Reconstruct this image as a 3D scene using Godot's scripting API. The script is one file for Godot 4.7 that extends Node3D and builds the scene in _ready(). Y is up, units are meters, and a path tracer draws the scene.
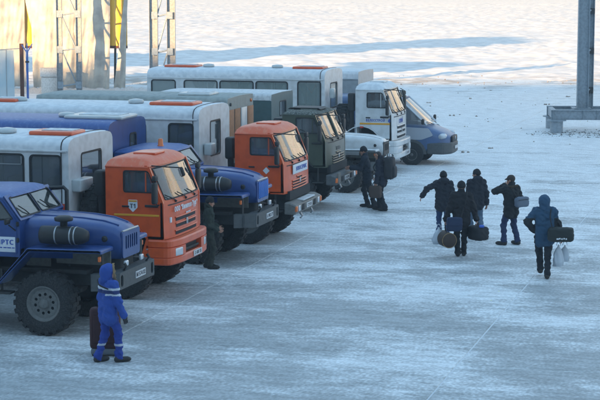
extends Node3D
# Winter apron: a row of off-road trucks in shade, people walking away, sunlit snow behind. y up, metres; trucks face +X, the row runs along Z.

const YAW := 0.27252
const PITCH := 0.12618
const EYE := 6.7
var MC := {}
var TX := {}
var used := {}
var rng := RandomNumberGenerator.new()

# ---------- mesh collector ----------
class B:
	var st := SurfaceTool.new()
	var xf := Transform3D.IDENTITY
	func _init():
		st.begin(Mesh.PRIMITIVE_TRIANGLES)
	func tri(a: Vector3, b: Vector3, c: Vector3, g := -1):
		st.set_smooth_group(g)
		st.add_vertex(xf * a); st.add_vertex(xf * b); st.add_vertex(xf * c)
	func quad(a: Vector3, b: Vector3, c: Vector3, d: Vector3, g := -1):
		tri(a, b, c, g); tri(a, c, d, g)
	func box(c: Vector3, s: Vector3):
		var h := s * 0.5
		var p := []
		for i in 8:
			p.append(c + Vector3(h.x if i & 1 else -h.x, h.y if i & 2 else -h.y, h.z if i & 4 else -h.z))
		for f in [[0, 2, 3, 1], [4, 5, 7, 6], [0, 4, 6, 2], [1, 3, 7, 5], [0, 1, 5, 4], [2, 6, 7, 3]]:
			quad(p[f[0]], p[f[1]], p[f[2]], p[f[3]])
	# a list of equal rings joined into a skin
	func loft(secs: Array, ring := true, cap0 := true, cap1 := true, g := 1):
		var n: int = secs[0].size()
		for i in secs.size() - 1:
			var a: PackedVector3Array = secs[i]
			var b: PackedVector3Array = secs[i + 1]
			for j in (n if ring else n - 1):
				var k := (j + 1) % n
				quad(a[j], a[k], b[k], b[j], g)
		for e in 2:
			if (cap0 if e == 0 else cap1):
				var r: PackedVector3Array = secs[0 if e == 0 else secs.size() - 1]
				var m := Vector3.ZERO
				for q in r: m += q
				m /= n
				for j in n:
					if e == 0: tri(m, r[(j + 1) % n], r[j])
					else: tri(m, r[j], r[(j + 1) % n])
	# box with rounded edges
	func rbox(c: Vector3, s: Vector3, r := 0.02, seg := 2):
		r = min(r, min(s.x, min(s.y, s.z)) * 0.49)
		var secs := []
		for lv in [[-s.y / 2, r * 0.75], [-s.y / 2 + r * 0.3, r * 0.22], [-s.y / 2 + r, 0.0], [s.y / 2 - r, 0.0], [s.y / 2 - r * 0.3, r * 0.22], [s.y / 2, r * 0.75]]:
			var ring := PackedVector3Array()
			var hx: float = s.x / 2 - lv[1]
			var hz: float = s.z / 2 - lv[1]
			for q in 4:
				var sx := 1.0 if q == 0 or q == 3 else -1.0
				var sz := 1.0 if q < 2 else -1.0
				for k in seg + 1:
					var a := (q + float(k) / seg) * PI / 2
					ring.append(c + Vector3(sx * (hx - r) + cos(a) * r, lv[0], sz * (hz - r) + sin(a) * r))
			secs.append(ring)
		loft(secs, true, true, true, 1)
	func tube(path: Array, r: float, n := 8, r2 := -1.0):
		var secs := []
		for i in path.size():
			var t: Vector3 = (path[min(i + 1, path.size() - 1)] - path[max(i - 1, 0)]).normalized()
			var u := t.cross(Vector3.UP if abs(t.y) < 0.9 else Vector3.RIGHT).normalized()
			var w := t.cross(u)
			var rr := r if r2 < 0 else lerpf(r, r2, float(i) / (path.size() - 1))
			var ring := PackedVector3Array()
			for j in n:
				var a := TAU * j / n
				ring.append(path[i] + (u * cos(a) + w * sin(a)) * rr)
			secs.append(ring)
		loft(secs, true, true, true, 1)
	# profile of (radius, along) turned round an axis
	func lathe(prof: Array, c: Vector3, axis: Vector3, n := 32, caps := true, flat := false):
		var u := axis.cross(Vector3.UP if abs(axis.y) < 0.9 else Vector3.RIGHT).normalized()
		var w := axis.cross(u)
		var secs := []
		for p in prof:
			var ring := PackedVector3Array()
			for j in n:
				var a := TAU * j / n
				ring.append(c + axis * p.y + (u * cos(a) + w * sin(a)) * p.x)
			secs.append(ring)
		if flat:
			for i in secs.size() - 1: loft([secs[i], secs[i + 1]], true, caps and i == 0, caps and i == secs.size() - 2, i + 2)
		else:
			loft(secs, true, caps, caps, 1)
	# flat sheet of thickness th with holes; (u, v) lies at o + u*U + v*V
	func plate(outer: PackedVector2Array, holes: Array, o: Vector3, U: Vector3, V: Vector3, th: float):
		var N := U.cross(V)
		var pieces := [outer]
		for h in holes:
			var cx := 0.0
			for q in h: cx += q.x
			cx /= h.size()
			var nx := []
			for p in pieces:
				for half in [PackedVector2Array([Vector2(-99, -99), Vector2(cx, -99), Vector2(cx, 99), Vector2(-99, 99)]), PackedVector2Array([Vector2(cx, -99), Vector2(99, -99), Vector2(99, 99), Vector2(cx, 99)])]:
					nx.append_array(Geometry2D.intersect_polygons(p, half))
			pieces = nx
		for h in holes:
			var nx := []
			for p in pieces: nx.append_array(Geometry2D.clip_polygons(p, h))
			pieces = nx
		for p in pieces:
			var ix := Geometry2D.triangulate_polygon(p)
			for i in range(0, ix.size(), 3):
				var q := []
				for k in 3:
					var s: Vector2 = p[ix[i + k]]
					q.append(o + U * s.x + V * s.y)
				tri(q[0], q[1], q[2]); tri(q[0] + N * th, q[2] + N * th, q[1] + N * th)
		for ring in [outer] + holes:
			var n: int = ring.size()
			for i in n:
				var a: Vector3 = o + U * ring[i].x + V * ring[i].y
				var b: Vector3 = o + U * ring[(i + 1) % n].x + V * ring[(i + 1) % n].y
				quad(a, b, b + N * th, a + N * th)
	# solid of a flat outline with bevelled rims
	func slab(poly: PackedVector2Array, o: Vector3, U: Vector3, V: Vector3, th: float, bev := 0.015):
		var N := U.cross(V)
		if Geometry2D.is_polygon_clockwise(poly): poly.reverse()
		var n := poly.size()
		var ins := PackedVector2Array()
		for i in n:
			var e0 := (poly[i] - poly[(i + n - 1) % n]).normalized()
			var e1 := (poly[(i + 1) % n] - poly[i]).normalized()
			var m := (Vector2(-e0.y, e0.x) + Vector2(-e1.y, e1.x))
			m = m.normalized() * min(2.0, 2.0 / max(m.length(), 0.3))
			ins.append(poly[i] + m * bev)
		var secs := []
		for lv in [[0.0, ins], [bev, poly], [th - bev, poly], [th, ins]]:
			var ring := PackedVector3Array()
			for q in lv[1]: ring.append(o + U * q.x + V * q.y + N * lv[0])
			secs.append(ring)
		loft(secs, true, false, false, -1)
		var ix := Geometry2D.triangulate_polygon(ins)
		for i in range(0, ix.size(), 3):
			var a: Vector3 = secs[0][ix[i]]; var b: Vector3 = secs[0][ix[i + 1]]; var c: Vector3 = secs[0][ix[i + 2]]
			tri(a, b, c); tri(a + N * th, c + N * th, b + N * th)
	func grid(nu: int, nv: int, f: Callable, g := 1):
		var rows := []
		for j in nv + 1:
			var r := PackedVector3Array()
			for i in nu + 1: r.append(f.call(float(i) / nu, float(j) / nv))
			rows.append(r)
		for j in nv:
			for i in nu: quad(rows[j][i], rows[j][i + 1], rows[j + 1][i + 1], rows[j + 1][i], g)
	func done() -> ArrayMesh:
		st.generate_normals()
		return st.commit()

func rrect(x0: float, y0: float, x1: float, y1: float, r := 0.05, n := 4) -> PackedVector2Array:
	var p := PackedVector2Array()
	var cs := [Vector2(x1 - r, y1 - r), Vector2(x0 + r, y1 - r), Vector2(x0 + r, y0 + r), Vector2(x1 - r, y0 + r)]
	for q in 4:
		for k in n + 1:
			var a := (q + float(k) / n) * PI / 2
			p.append(cs[q] + Vector2(cos(a), sin(a)) * r)
	return p

func rpoly(pts: Array, r := 0.05, n := 3) -> PackedVector2Array:
	var p := PackedVector2Array()
	var m := pts.size()
	for i in m:
		var a: Vector2 = pts[(i + m - 1) % m]; var b: Vector2 = pts[i]; var c: Vector2 = pts[(i + 1) % m]
		var s: Vector2 = b + (a - b).normalized() * min(r, a.distance_to(b) * 0.45)
		var e: Vector2 = b + (c - b).normalized() * min(r, c.distance_to(b) * 0.45)
		for k in n + 1:
			var t := float(k) / n
			p.append(s.lerp(b, t).lerp(b.lerp(e, t), t))
	return p

func grown(p: PackedVector2Array, d: float) -> PackedVector2Array:
	return Geometry2D.offset_polygon(p, d)[0]

# ---------- scene nodes ----------
func numbered(n: String) -> String:
	if not used.has(n):
		used[n] = 0
		return n
	used[n] += 1
	return "%s_%03d" % [n, used[n]]

func thing(called: String, label: String, category: String, at: Vector3, turn := 0.0, group := "") -> Node3D:
	var o := Node3D.new()
	o.name = numbered(called)
	add_child(o)
	o.position = at
	o.rotation.y = turn
	tag(o, label, category, group)
	return o

func tag(o: Node, label: String, category: String, group := ""):
	o.set_meta("label", label)
	o.set_meta("category", category)
	if group != "": o.set_meta("group", group)

func part(parent: Node, called: String, b, m: Material, at := Vector3.ZERO) -> MeshInstance3D:
	var o := MeshInstance3D.new()
	o.name = numbered(called) if parent == self else called
	var me: Mesh = b.done() if b is B else b
	o.mesh = me
	o.material_override = m
	parent.add_child(o, true)
	o.position = at
	return o

func struct(called: String, b, m: Material) -> MeshInstance3D:
	var o := part(self, called, b, m)
	o.set_meta("kind", "structure")
	return o

func LD(l: float, d: float, y := 0.0) -> Vector3:
	return Vector3(-sin(YAW) * d + cos(YAW) * l, y, -cos(YAW) * d - sin(YAW) * l)

# ---------- materials ----------
func lin(r: float, g: float, b: float, a := 1.0) -> Color:
	var c := Color(r, g, b).linear_to_srgb()
	c.a = a
	return c

func noise(freq: float, sd: int, oct := 4, kind := FastNoiseLite.TYPE_SIMPLEX_SMOOTH) -> FastNoiseLite:
	var f := FastNoiseLite.new()
	f.noise_type = kind
	f.seed = sd
	f.frequency = freq
	f.fractal_octaves = oct
	return f

func ntex(key: String, freq: float, sd: int, lo: Color, hi: Color, a := 0.3, b := 0.6, oct := 5) -> NoiseTexture2D:
	if TX.has(key): return TX[key]
	var t := NoiseTexture2D.new()
	t.width = 512; t.height = 512
	t.seamless = true
	t.noise = noise(freq, sd, oct)
	var g := Gradient.new()
	g.offsets = PackedFloat32Array([0.0, a, b, 1.0])
	g.colors = PackedColorArray([lo, lo, hi, hi])
	t.color_ramp = g
	TX[key] = t
	return t

func mat(key: String, c: Color, rough := 0.6, metal := 0.0, tex = null, scl := 1.0, relief := 0.0) -> StandardMaterial3D:
	if MC.has(key): return MC[key]
	var m := StandardMaterial3D.new()
	m.albedo_color = c
	m.roughness = rough
	m.metallic = metal
	if tex:
		m.albedo_texture = tex
		m.uv1_triplanar = true
		m.uv1_scale = Vector3.ONE * scl
	if relief > 0.0 and not tex:
		m.heightmap_enabled = true
		m.heightmap_texture = ntex("relief", 0.03, 77, Color.BLACK, Color.WHITE, 0.05, 0.95)
		m.heightmap_scale = relief
		m.uv1_triplanar = true
		m.uv1_scale = Vector3.ONE * scl
	MC[key] = m
	return m

func glassy(key: String, c: Color, alpha: float, rough := 0.03) -> StandardMaterial3D:
	var m := mat(key, Color(c.r, c.g, c.b, alpha), rough)
	m.transparency = BaseMaterial3D.TRANSPARENCY_ALPHA
	m.metallic_specular = 0.9
	m.clearcoat_enabled = true
	m.clearcoat = 1.0
	m.clearcoat_roughness = rough
	return m

func setup_materials():
	var grime := ntex("grime", 0.012, 3, Color(0.935, 0.93, 0.925), Color(1, 1, 1), 0.25, 0.62)
	var frost := ntex("frost", 0.02, 8, Color(0.35, 0.4, 0.5), Color(1, 1, 1), 0.35, 0.75)
	var g2 := ntex("grime_fine", 0.02, 5, Color(0.92, 0.915, 0.91), Color(1, 1, 1), 0.3, 0.6)
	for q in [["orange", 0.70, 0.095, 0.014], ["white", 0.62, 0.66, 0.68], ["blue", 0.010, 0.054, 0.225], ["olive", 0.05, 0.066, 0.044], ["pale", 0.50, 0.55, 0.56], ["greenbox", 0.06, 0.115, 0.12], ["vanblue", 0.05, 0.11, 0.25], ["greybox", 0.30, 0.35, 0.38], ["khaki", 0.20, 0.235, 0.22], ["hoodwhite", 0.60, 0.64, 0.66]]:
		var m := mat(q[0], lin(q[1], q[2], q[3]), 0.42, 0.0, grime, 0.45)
		m.clearcoat_enabled = true
		m.clearcoat = 0.5
		m.clearcoat_roughness = 0.25
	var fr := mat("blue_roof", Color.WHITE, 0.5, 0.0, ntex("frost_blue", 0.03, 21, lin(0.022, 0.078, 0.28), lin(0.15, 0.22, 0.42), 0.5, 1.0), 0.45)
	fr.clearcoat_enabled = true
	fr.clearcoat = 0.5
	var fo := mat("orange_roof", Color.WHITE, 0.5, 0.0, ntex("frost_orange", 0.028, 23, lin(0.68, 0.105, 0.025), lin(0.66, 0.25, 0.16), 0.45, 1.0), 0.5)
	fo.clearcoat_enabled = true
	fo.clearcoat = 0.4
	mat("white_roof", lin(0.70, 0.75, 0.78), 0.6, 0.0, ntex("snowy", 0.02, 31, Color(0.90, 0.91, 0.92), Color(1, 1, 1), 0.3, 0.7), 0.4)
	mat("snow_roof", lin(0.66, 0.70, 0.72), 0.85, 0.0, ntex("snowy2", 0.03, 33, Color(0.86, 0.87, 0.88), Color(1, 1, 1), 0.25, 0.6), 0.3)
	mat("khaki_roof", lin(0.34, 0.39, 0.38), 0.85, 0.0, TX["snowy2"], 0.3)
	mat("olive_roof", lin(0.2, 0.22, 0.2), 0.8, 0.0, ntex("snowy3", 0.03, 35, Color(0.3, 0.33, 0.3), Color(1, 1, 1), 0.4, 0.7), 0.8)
	mat("rubber", lin(0.045, 0.047, 0.05), 0.9, 0.0, ntex("dusty", 0.03, 41, Color(0.58, 0.58, 0.58), Color(1, 1, 1), 0.35, 0.8), 1.6)
	mat("gasket", lin(0.012, 0.013, 0.015), 0.6)
	mat("black", lin(0.018, 0.02, 0.022), 0.55, 0.0, g2, 1.0)
	mat("chassis", lin(0.035, 0.037, 0.038), 0.8, 0.0, g2, 0.8)
	mat("steel_bumper", lin(0.075, 0.085, 0.09), 0.6, 0.0, g2, 0.9)
	mat("bumper_light", lin(0.17, 0.17, 0.16), 0.6, 0.0, g2, 0.9)
	mat("rim", lin(0.15, 0.155, 0.15), 0.7, 0.1, g2, 1.5)
	mat("dirtpanel", lin(0.11, 0.115, 0.105), 0.85, 0.0, g2, 0.8)
	mat("lamp_glass", lin(0.6, 0.64, 0.68), 0.08, 0.3)
	mat("lamp_orange", lin(0.7, 0.16, 0.03), 0.25)
	mat("plate_white", lin(0.6, 0.62, 0.64), 0.5)
	mat("sign_white", lin(0.66, 0.7, 0.74), 0.5)
	mat("letter_white", lin(0.7, 0.74, 0.78), 0.6)
	mat("letter_blue", lin(0.03, 0.08, 0.36), 0.6)
	mat("letter_dark", lin(0.05, 0.055, 0.07), 0.6)
	mat("blue_bar", lin(0.06, 0.20, 0.62), 0.4)
	mat("yellow", lin(0.72, 0.34, 0.02), 0.5)
	mat("red", lin(0.5, 0.045, 0.02), 0.5)
	mat("metal", lin(0.4, 0.42, 0.44), 0.35, 0.7)
	mat("mirror", lin(0.75, 0.78, 0.8), 0.05, 1.0)
	mat("inside", lin(0.03, 0.032, 0.035), 0.9)
	mat("inside_pale", lin(0.30, 0.32, 0.31), 0.9)
	mat("seat", lin(0.045, 0.045, 0.05), 0.9)
	mat("curtain", lin(0.62, 0.66, 0.64), 0.95)
	glassy("glass", lin(0.10, 0.125, 0.14), 0.5)
	glassy("windscreen", lin(0.06, 0.075, 0.07), 0.45)
	glassy("busglass", lin(0.30, 0.37, 0.36), 0.48)
	mat("galv", lin(0.27, 0.33, 0.38), 0.5, 0.15, g2, 0.6)
	mat("galv_warm", lin(0.32, 0.34, 0.35), 0.55, 0.1, g2, 0.6)
	mat("tarp_white", lin(0.40, 0.47, 0.57), 0.7)
	mat("tarp", lin(0.58, 0.55, 0.475), 0.75, 0.0, ntex("tarpn", 0.01, 51, Color(0.84, 0.84, 0.86), Color(1, 1, 1), 0.2, 0.7), 0.25)
	mat("yellowpanel", lin(0.80, 0.47, 0.03), 0.55)
	mat("rust", lin(0.16, 0.06, 0.03), 0.9, 0.0, ntex("rustn", 0.04, 61, Color(0.35, 0.3, 0.3), Color(1, 1, 1), 0.3, 0.6), 1.2)
	mat("bluepost", lin(0.03, 0.10, 0.36), 0.5)
	mat("tan", lin(0.42, 0.20, 0.10), 0.75, 0.0, g2, 0.6)
	mat("concrete", lin(0.3, 0.3, 0.29), 0.9, 0.0, g2, 0.4)

func _ready():
	rng.seed = 7
	# camera
	var cam := Camera3D.new()
	cam.name = "camera"
	add_child(cam)
	cam.position = Vector3(0, EYE, 0)
	cam.rotation = Vector3(-PITCH, YAW, 0)
	cam.fov = 2.0 * rad_to_deg(atan(200.0 / 1750.0))
	cam.near = 0.5
	cam.far = 6000.0
	# sky and exposure
	var env := Environment.new()
	var sm := ProceduralSkyMaterial.new()
	sm.sky_top_color = lin(0.135, 0.225, 0.325)
	sm.sky_horizon_color = lin(0.34, 0.385, 0.39)
	sm.ground_bottom_color = lin(0.3, 0.36, 0.42)
	sm.ground_horizon_color = lin(0.34, 0.385, 0.39)
	sm.sky_curve = 0.2
	sm.sun_angle_max = 20.0
	var sky := Sky.new()
	sky.sky_material = sm
	env.background_mode = Environment.BG_SKY
	env.sky = sky
	env.tonemap_mode = Environment.TONE_MAPPER_LINEAR
	env.tonemap_exposure = 3.5
	env.fog_enabled = true
	env.fog_density = 0.0012
	env.fog_light_color = lin(0.7, 0.8, 0.88)
	env.sdfgi_enabled = true
	env.ssao_enabled = true
	env.ssil_enabled = true
	var we := WorldEnvironment.new()
	we.name = "world_environment"
	we.environment = env
	add_child(we)
	# low winter sun from behind the left shoulder
	var sun := DirectionalLight3D.new()
	sun.name = "sun"
	var az := YAW - deg_to_rad(38.0)
	var el := deg_to_rad(9.5)
	var dir := Vector3(-sin(az) * cos(el), -sin(el), -cos(az) * cos(el))
	add_child(sun)
	sun.basis = Basis.looking_at(dir)
	sun.light_color = lin(1.0, 0.63, 0.30)
	sun.light_energy = 1.6
	sun.light_angular_distance = 0.7
	sun.shadow_enabled = true
	setup_materials()
	ground()
	surroundings()
	vehicles()
	people()

# ---------- ground ----------
func apron_image() -> ImageTexture:
	var n := 2048
	var big := noise(0.005, 11, 4).get_image(n, n, false, false, true).get_data()
	var st_i := noise(0.014, 12, 5).get_image(520, n, false, false, true)
	st_i.resize(n, n, Image.INTERPOLATE_BILINEAR)
	var streak := st_i.get_data()
	var s2_i := noise(0.06, 15, 4).get_image(900, n, false, false, true)
	s2_i.resize(n, n, Image.INTERPOLATE_BILINEAR)
	var streak2 := s2_i.get_data()
	var fine := noise(0.22, 13, 3).get_image(n, n, false, false, true).get_data()
	var out := PackedByteArray()
	out.resize(n * n * 3)
	# wheel tracks: bands of pressed snow that leave the row and swing away
	var mask := PackedByteArray()
	mask.resize(n * n)
	var wob := noise(0.4, 19, 2)
	for q in [[-31.1, 1.0, 16.0], [-35.0, -1.0, 30.0], [-39.7, 1.0, 13.0], [-43.1, -1.0, 22.0], [-47.0, 1.0, 18.0], [-50.0, 1.0, 11.0], [-56.0, -1.0, 25.0], [-58.0, 1.0, 15.0], [-66.0, 1.0, 40.0], [-70.0, -1.0, 35.0]]:
		for side in [-1.0, 1.0]:
			var px := -17.0
			var pz: float = q[0] + side
			var hd := 0.0
			for k in 1150:
				px += cos(hd) * 0.02; pz -= sin(hd) * 0.02
				if px > -10.5: hd += 0.02 / q[2] * q[1] * (1.0 if absf(hd) < 1.5 else 0.0)
				for m in 40:
					var w := (m / 39.0 - 0.5) * 0.40
					var ix := int((px + sin(hd) * w - TX0) / (TX1 - TX0) * n)
					var iy := int((pz + cos(hd) * w - TZ0) / (TZ1 - TZ0) * n)
					if ix < 0 or iy < 0 or ix >= n or iy >= n: continue
					var lug := 0.6 + 0.4 * signf(sin(k * 0.42 + (2.2 if w > 0 else 0.0)))
					mask[iy * n + ix] = int(255.0 * lug * clampf(0.75 + 1.2 * wob.get_noise_2d(px, pz), 0.0, 1.0))
	for y in n:
		# share of bare ice: more in the near, driven part of the apron, less in the trodden snow behind
		var zz := -23.0 - 59.7 * y / n
		var cover := 0.475 + 0.15 * smoothstep(-34.0, -52.0, zz) + 0.12 * smoothstep(-58.0, -72.0, zz) - 0.03 * smoothstep(-36.0, -28.0, zz)
		for x in n:
			var i := y * n + x
			var v := (big[i] * 0.32 + streak[i] * 0.38 + streak2[i] * 0.17 + fine[i] * 0.13) / 255.0
			var t := clampf((v - (0.985 - cover) + 0.10) * 4.0, 0.0, 1.0)
			t = t * t * (3.0 - 2.0 * t)
			var f := (fine[i] - 128.0) * 0.16
			t -= mask[i] * 0.0011
			var j := i * 3
			out[j] = int(lerpf(172.0, 230.0, t) + f)
			out[j + 1] = int(lerpf(179.0, 236.0, t) + f)
			out[j + 2] = int(lerpf(182.0, 239.0, t) + f)
	return ImageTexture.create_from_image(Image.create_from_data(n, n, false, Image.FORMAT_RGB8, out))

const AX0 := -51.83
const AX1 := 27.73
const AZ0 := -16.4
const AZ1 := -115.85
# part of the apron that the surface picture covers; it is mirrored past its edges
const TX0 := -31.94
const TX1 := 7.84
const TZ0 := -23.03
const TZ1 := -82.70

func folded(v: float, a: float, b: float) -> float:
	return pingpong((v - a) / (b - a), 1.0)

func scuff_image() -> ImageTexture:
	# fine scuffs and ice grain, drawn out along the driving direction
	var n := 1024
	var a_i := noise(0.022, 55, 5).get_image(560, n, false, false, true)
	a_i.resize(n, n, Image.INTERPOLATE_CUBIC)
	var a := a_i.get_data()
	var b := noise(0.12, 56, 4).get_image(n, n, false, false, true).get_data()
	var out := PackedByteArray()
	out.resize(n * n * 3)
	for i in n * n:
		var v := (a[i] * 0.55 + b[i] * 0.45) / 255.0
		var t := clampf((v - 0.34) * 4.0, 0.0, 1.0)
		var w := int(lerpf(222.0, 255.0, t) * (0.965 + 0.035 * b[i] / 255.0))
		out[i * 3] = w; out[i * 3 + 1] = w; out[i * 3 + 2] = w
	return ImageTexture.create_from_image(Image.create_from_data(n, n, false, Image.FORMAT_RGB8, out))

func slab_mesh(x0: float, z0: float, x1: float, z1: float, y: float) -> ArrayMesh:
	var st := SurfaceTool.new()
	st.begin(Mesh.PRIMITIVE_TRIANGLES)
	var put := func(p: Vector3, nn: Vector3):
		st.set_normal(nn)
		st.set_uv(Vector2(folded(p.x, TX0, TX1), folded(p.z, TZ0, TZ1)))
		st.set_uv2(Vector2(p.x / 9.7, p.z / 6.1))
		st.add_vertex(p)
	var e := 0.012
	var a := [Vector3(x0 + e, y, z0 - e), Vector3(x1 - e, y, z0 - e), Vector3(x1 - e, y, z1 + e), Vector3(x0 + e, y, z1 + e)]
	var l := [Vector3(x0, y - 0.03, z0), Vector3(x1, y - 0.03, z0), Vector3(x1, y - 0.03, z1), Vector3(x0, y - 0.03, z1)]
	for k in [0, 2, 1, 0, 3, 2]: put.call(a[k], Vector3.UP)
	var sides := [Vector3(0, 0.5, 0.87), Vector3(0.87, 0.5, 0), Vector3(0, 0.5, -0.87), Vector3(-0.87, 0.5, 0)]
	for s in 4:
		var q := [a[s], a[(s + 1) % 4], l[(s + 1) % 4], l[s]]
		for k in [0, 1, 2, 0, 2, 3]: put.call(q[k], sides[s])
	return st.commit()

func ground():
	# snow sheet to the horizon
	var snow := mat("snow_far", lin(0.80, 0.80, 0.79), 0.9, 0.0, ntex("snowfield", 0.02, 71, Color(0.90, 0.90, 0.90), Color(1, 1, 1), 0.3, 0.7), 0.05)
	snow.uv1_world_triplanar = true
	var g := B.new()
	g.quad(Vector3(-3000, -0.05, 3000), Vector3(-3000, -0.05, -3000), Vector3(3000, -0.05, -3000), Vector3(3000, -0.05, 3000))
	struct("ground", g, snow)
	# concrete apron of cast slabs, ice and packed snow over it
	var am := StandardMaterial3D.new()
	am.albedo_texture = apron_image()
	am.roughness = 0.62
	am.detail_enabled = true
	am.detail_blend_mode = BaseMaterial3D.BLEND_MODE_MUL
	am.detail_uv_layer = BaseMaterial3D.DETAIL_UV_2
	am.detail_albedo = scuff_image()
	var ap := Node3D.new()
	ap.name = "apron"
	add_child(ap)
	ap.set_meta("kind", "structure")
	var xs := [AX0]
	var x := -5.42 - 6.63 * 6
	while x < AX1 - 1.0:
		xs.append(x); x += 6.63
	xs.append(AX1)
	var zs := [AZ0]
	var z := -23.03
	while z > AZ1 + 1.0:
		zs.append(z); z -= 6.63
	zs.append(AZ1)
	for i in xs.size() - 1:
		for j in zs.size() - 1:
			var gx := 0.0045
			var ga := 0.011 if absf(xs[i] + 5.42) < 0.1 else gx
			var gb := 0.011 if absf(xs[i + 1] + 5.42) < 0.1 else gx
			part(ap, "slab", slab_mesh(xs[i] + ga, zs[j] - 0.006, xs[i + 1] - gb, zs[j + 1] + 0.006, rng.randf_range(-0.002, 0.002)), am)
	var jf := B.new()
	jf.quad(Vector3(AX0, -0.012, AZ0), Vector3(AX0, -0.012, AZ1), Vector3(AX1, -0.012, AZ1), Vector3(AX1, -0.012, AZ0))
	struct("joint_snow", jf, mat("joint", lin(0.66, 0.69, 0.71), 0.9))
	# drifted snowfield beyond the apron
	var hn := noise(0.035, 81, 3)
	var fn := noise(0.55, 82, 5)
	var rn := noise(0.11, 83, 2)
	var st := SurfaceTool.new()
	st.begin(Mesh.PRIMITIVE_TRIANGLES)
	var nu := 480
	var nv := 480
	for j in nv + 1:
		var v := float(j) / nv
		var d := 108.0 + 26.0 * v + 330.0 * pow(v, 2.2)
		for i in nu + 1:
			var u := float(i) / nu * 2.0 - 1.0
			var l := u * (28.0 + d * 0.19)
			var w := LD(l, d)
			var rise := smoothstep(108.0, 117.0, d)
			var amp := (0.04 + 0.0003 * d) * (0.5 + 1.3 * smoothstep(-0.25, 0.45, hn.get_noise_2d(w.x * 1.7 + 90.0, w.z * 1.7)))
			var h := fn.get_noise_2d(w.x, w.z) * amp + maxf(0.0, rn.get_noise_2d(w.x, w.z) - 0.12) * 0.30 + hn.get_noise_2d(w.x, w.z) * 0.35
			w.y = -0.045 + rise * (0.16 + h)
			# road dirt worked into the ploughed verge
			var dirt := clampf(0.25 + 1.6 * fn.get_noise_2d(w.x * 1.3 + 40.0, w.z * 1.3) + 0.9 * rn.get_noise_2d(w.x, w.z * 2.0), 0.0, 1.0) * smoothstep(108.0, 110.5, d) * (1.0 - smoothstep(114.0, 123.0, d))
			st.set_color(Color(1, 1, 1).lerp(Color(0.60, 0.52, 0.45), dirt))
			st.add_vertex(w)
	for j in nv:
		for i in nu:
			var a := j * (nu + 1) + i
			for k in [a, a + 1, a + nu + 2, a, a + nu + 2, a + nu + 1]: st.add_index(k)
	st.generate_normals()
	var sf := snow.duplicate()
	sf.vertex_color_use_as_albedo = true
	struct("snowfield", st.commit(), sf)
	# clods of dirty ploughed snow along the edge of the apron
	var cl := B.new()
	var dn := noise(0.08, 90, 2)
	for k in 800:
		var d := 109.0 + 11.0 * pow(rng.randf(), 1.3)
		var l := rng.randf_range(-26, 28)
		if dn.get_noise_2d(l * 2.0, d * 3.0) + rng.randf() * 0.5 < 0.12: continue
		var s := 0.015 + 0.06 * pow(rng.randf(), 4.0)
		clod(cl, LD(l, d, 0.08), s)
	var o := part(self, "snow_clods", cl, mat("clod", lin(0.50, 0.45, 0.40), 0.95, 0.0, ntex("clodn", 0.03, 93, Color(0.5, 0.45, 0.4), Color(1, 1, 1)), 0.5))
	o.set_meta("kind", "stuff")
	tag(o, "brown frozen clods scattered along the far edge of the apron", "clods")
	var c2 := B.new()
	for k in 120:
		var d := rng.randf_range(70, 108)
		var s := 0.025 + 0.05 * pow(rng.randf(), 3.0)
		clod(c2, LD(rng.randf_range(-6, 20), d, 0.01), s)
	for q in [[429, 102], [410, 108], [452, 115], [490, 148], [466, 152], [547, 104], [568, 96], [405, 126], [470, 98]]:
		var d2: float = 11725.0 / (q[1] + 22.0)
		for k in 3: clod(c2, LD((q[0] - 300.0) / 1750.0 * d2 + rng.randf_range(-0.15, 0.15), d2, 0.02), 0.07)
	o = part(self, "ice_crumbs", c2, MC["clod"])
	o.set_meta("kind", "stuff")
	tag(o, "small dark crumbs of ice and dirt lying on the trodden snow", "crumbs")

func clod(b: B, c: Vector3, s: float):
	var p := []
	for i in 6:
		var dv: Vector3 = [Vector3.UP, Vector3.RIGHT, Vector3.BACK, Vector3.LEFT, Vector3.FORWARD, Vector3.DOWN][i]
		p.append(c + dv * s * rng.randf_range(0.6, 1.3) * (Vector3(1, 0.7, 1)))
	for i in 4:
		b.tri(p[0], p[1 + i], p[1 + (i + 1) % 4]); b.tri(p[5], p[1 + (i + 1) % 4], p[1 + i])

# ---------- steelwork, tarpaulins, buildings ----------
func i_post(b: B, at: Vector3, w: float, dep: float, h: float):
	b.box(at + Vector3(-w / 2 + 0.012, h / 2, 0), Vector3(0.024, h, dep))
	b.box(at + Vector3(w / 2 - 0.012, h / 2, 0), Vector3(0.024, h, dep))
	b.box(at + Vector3(0, h / 2, 0), Vector3(w - 0.05, h, 0.02))

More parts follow.
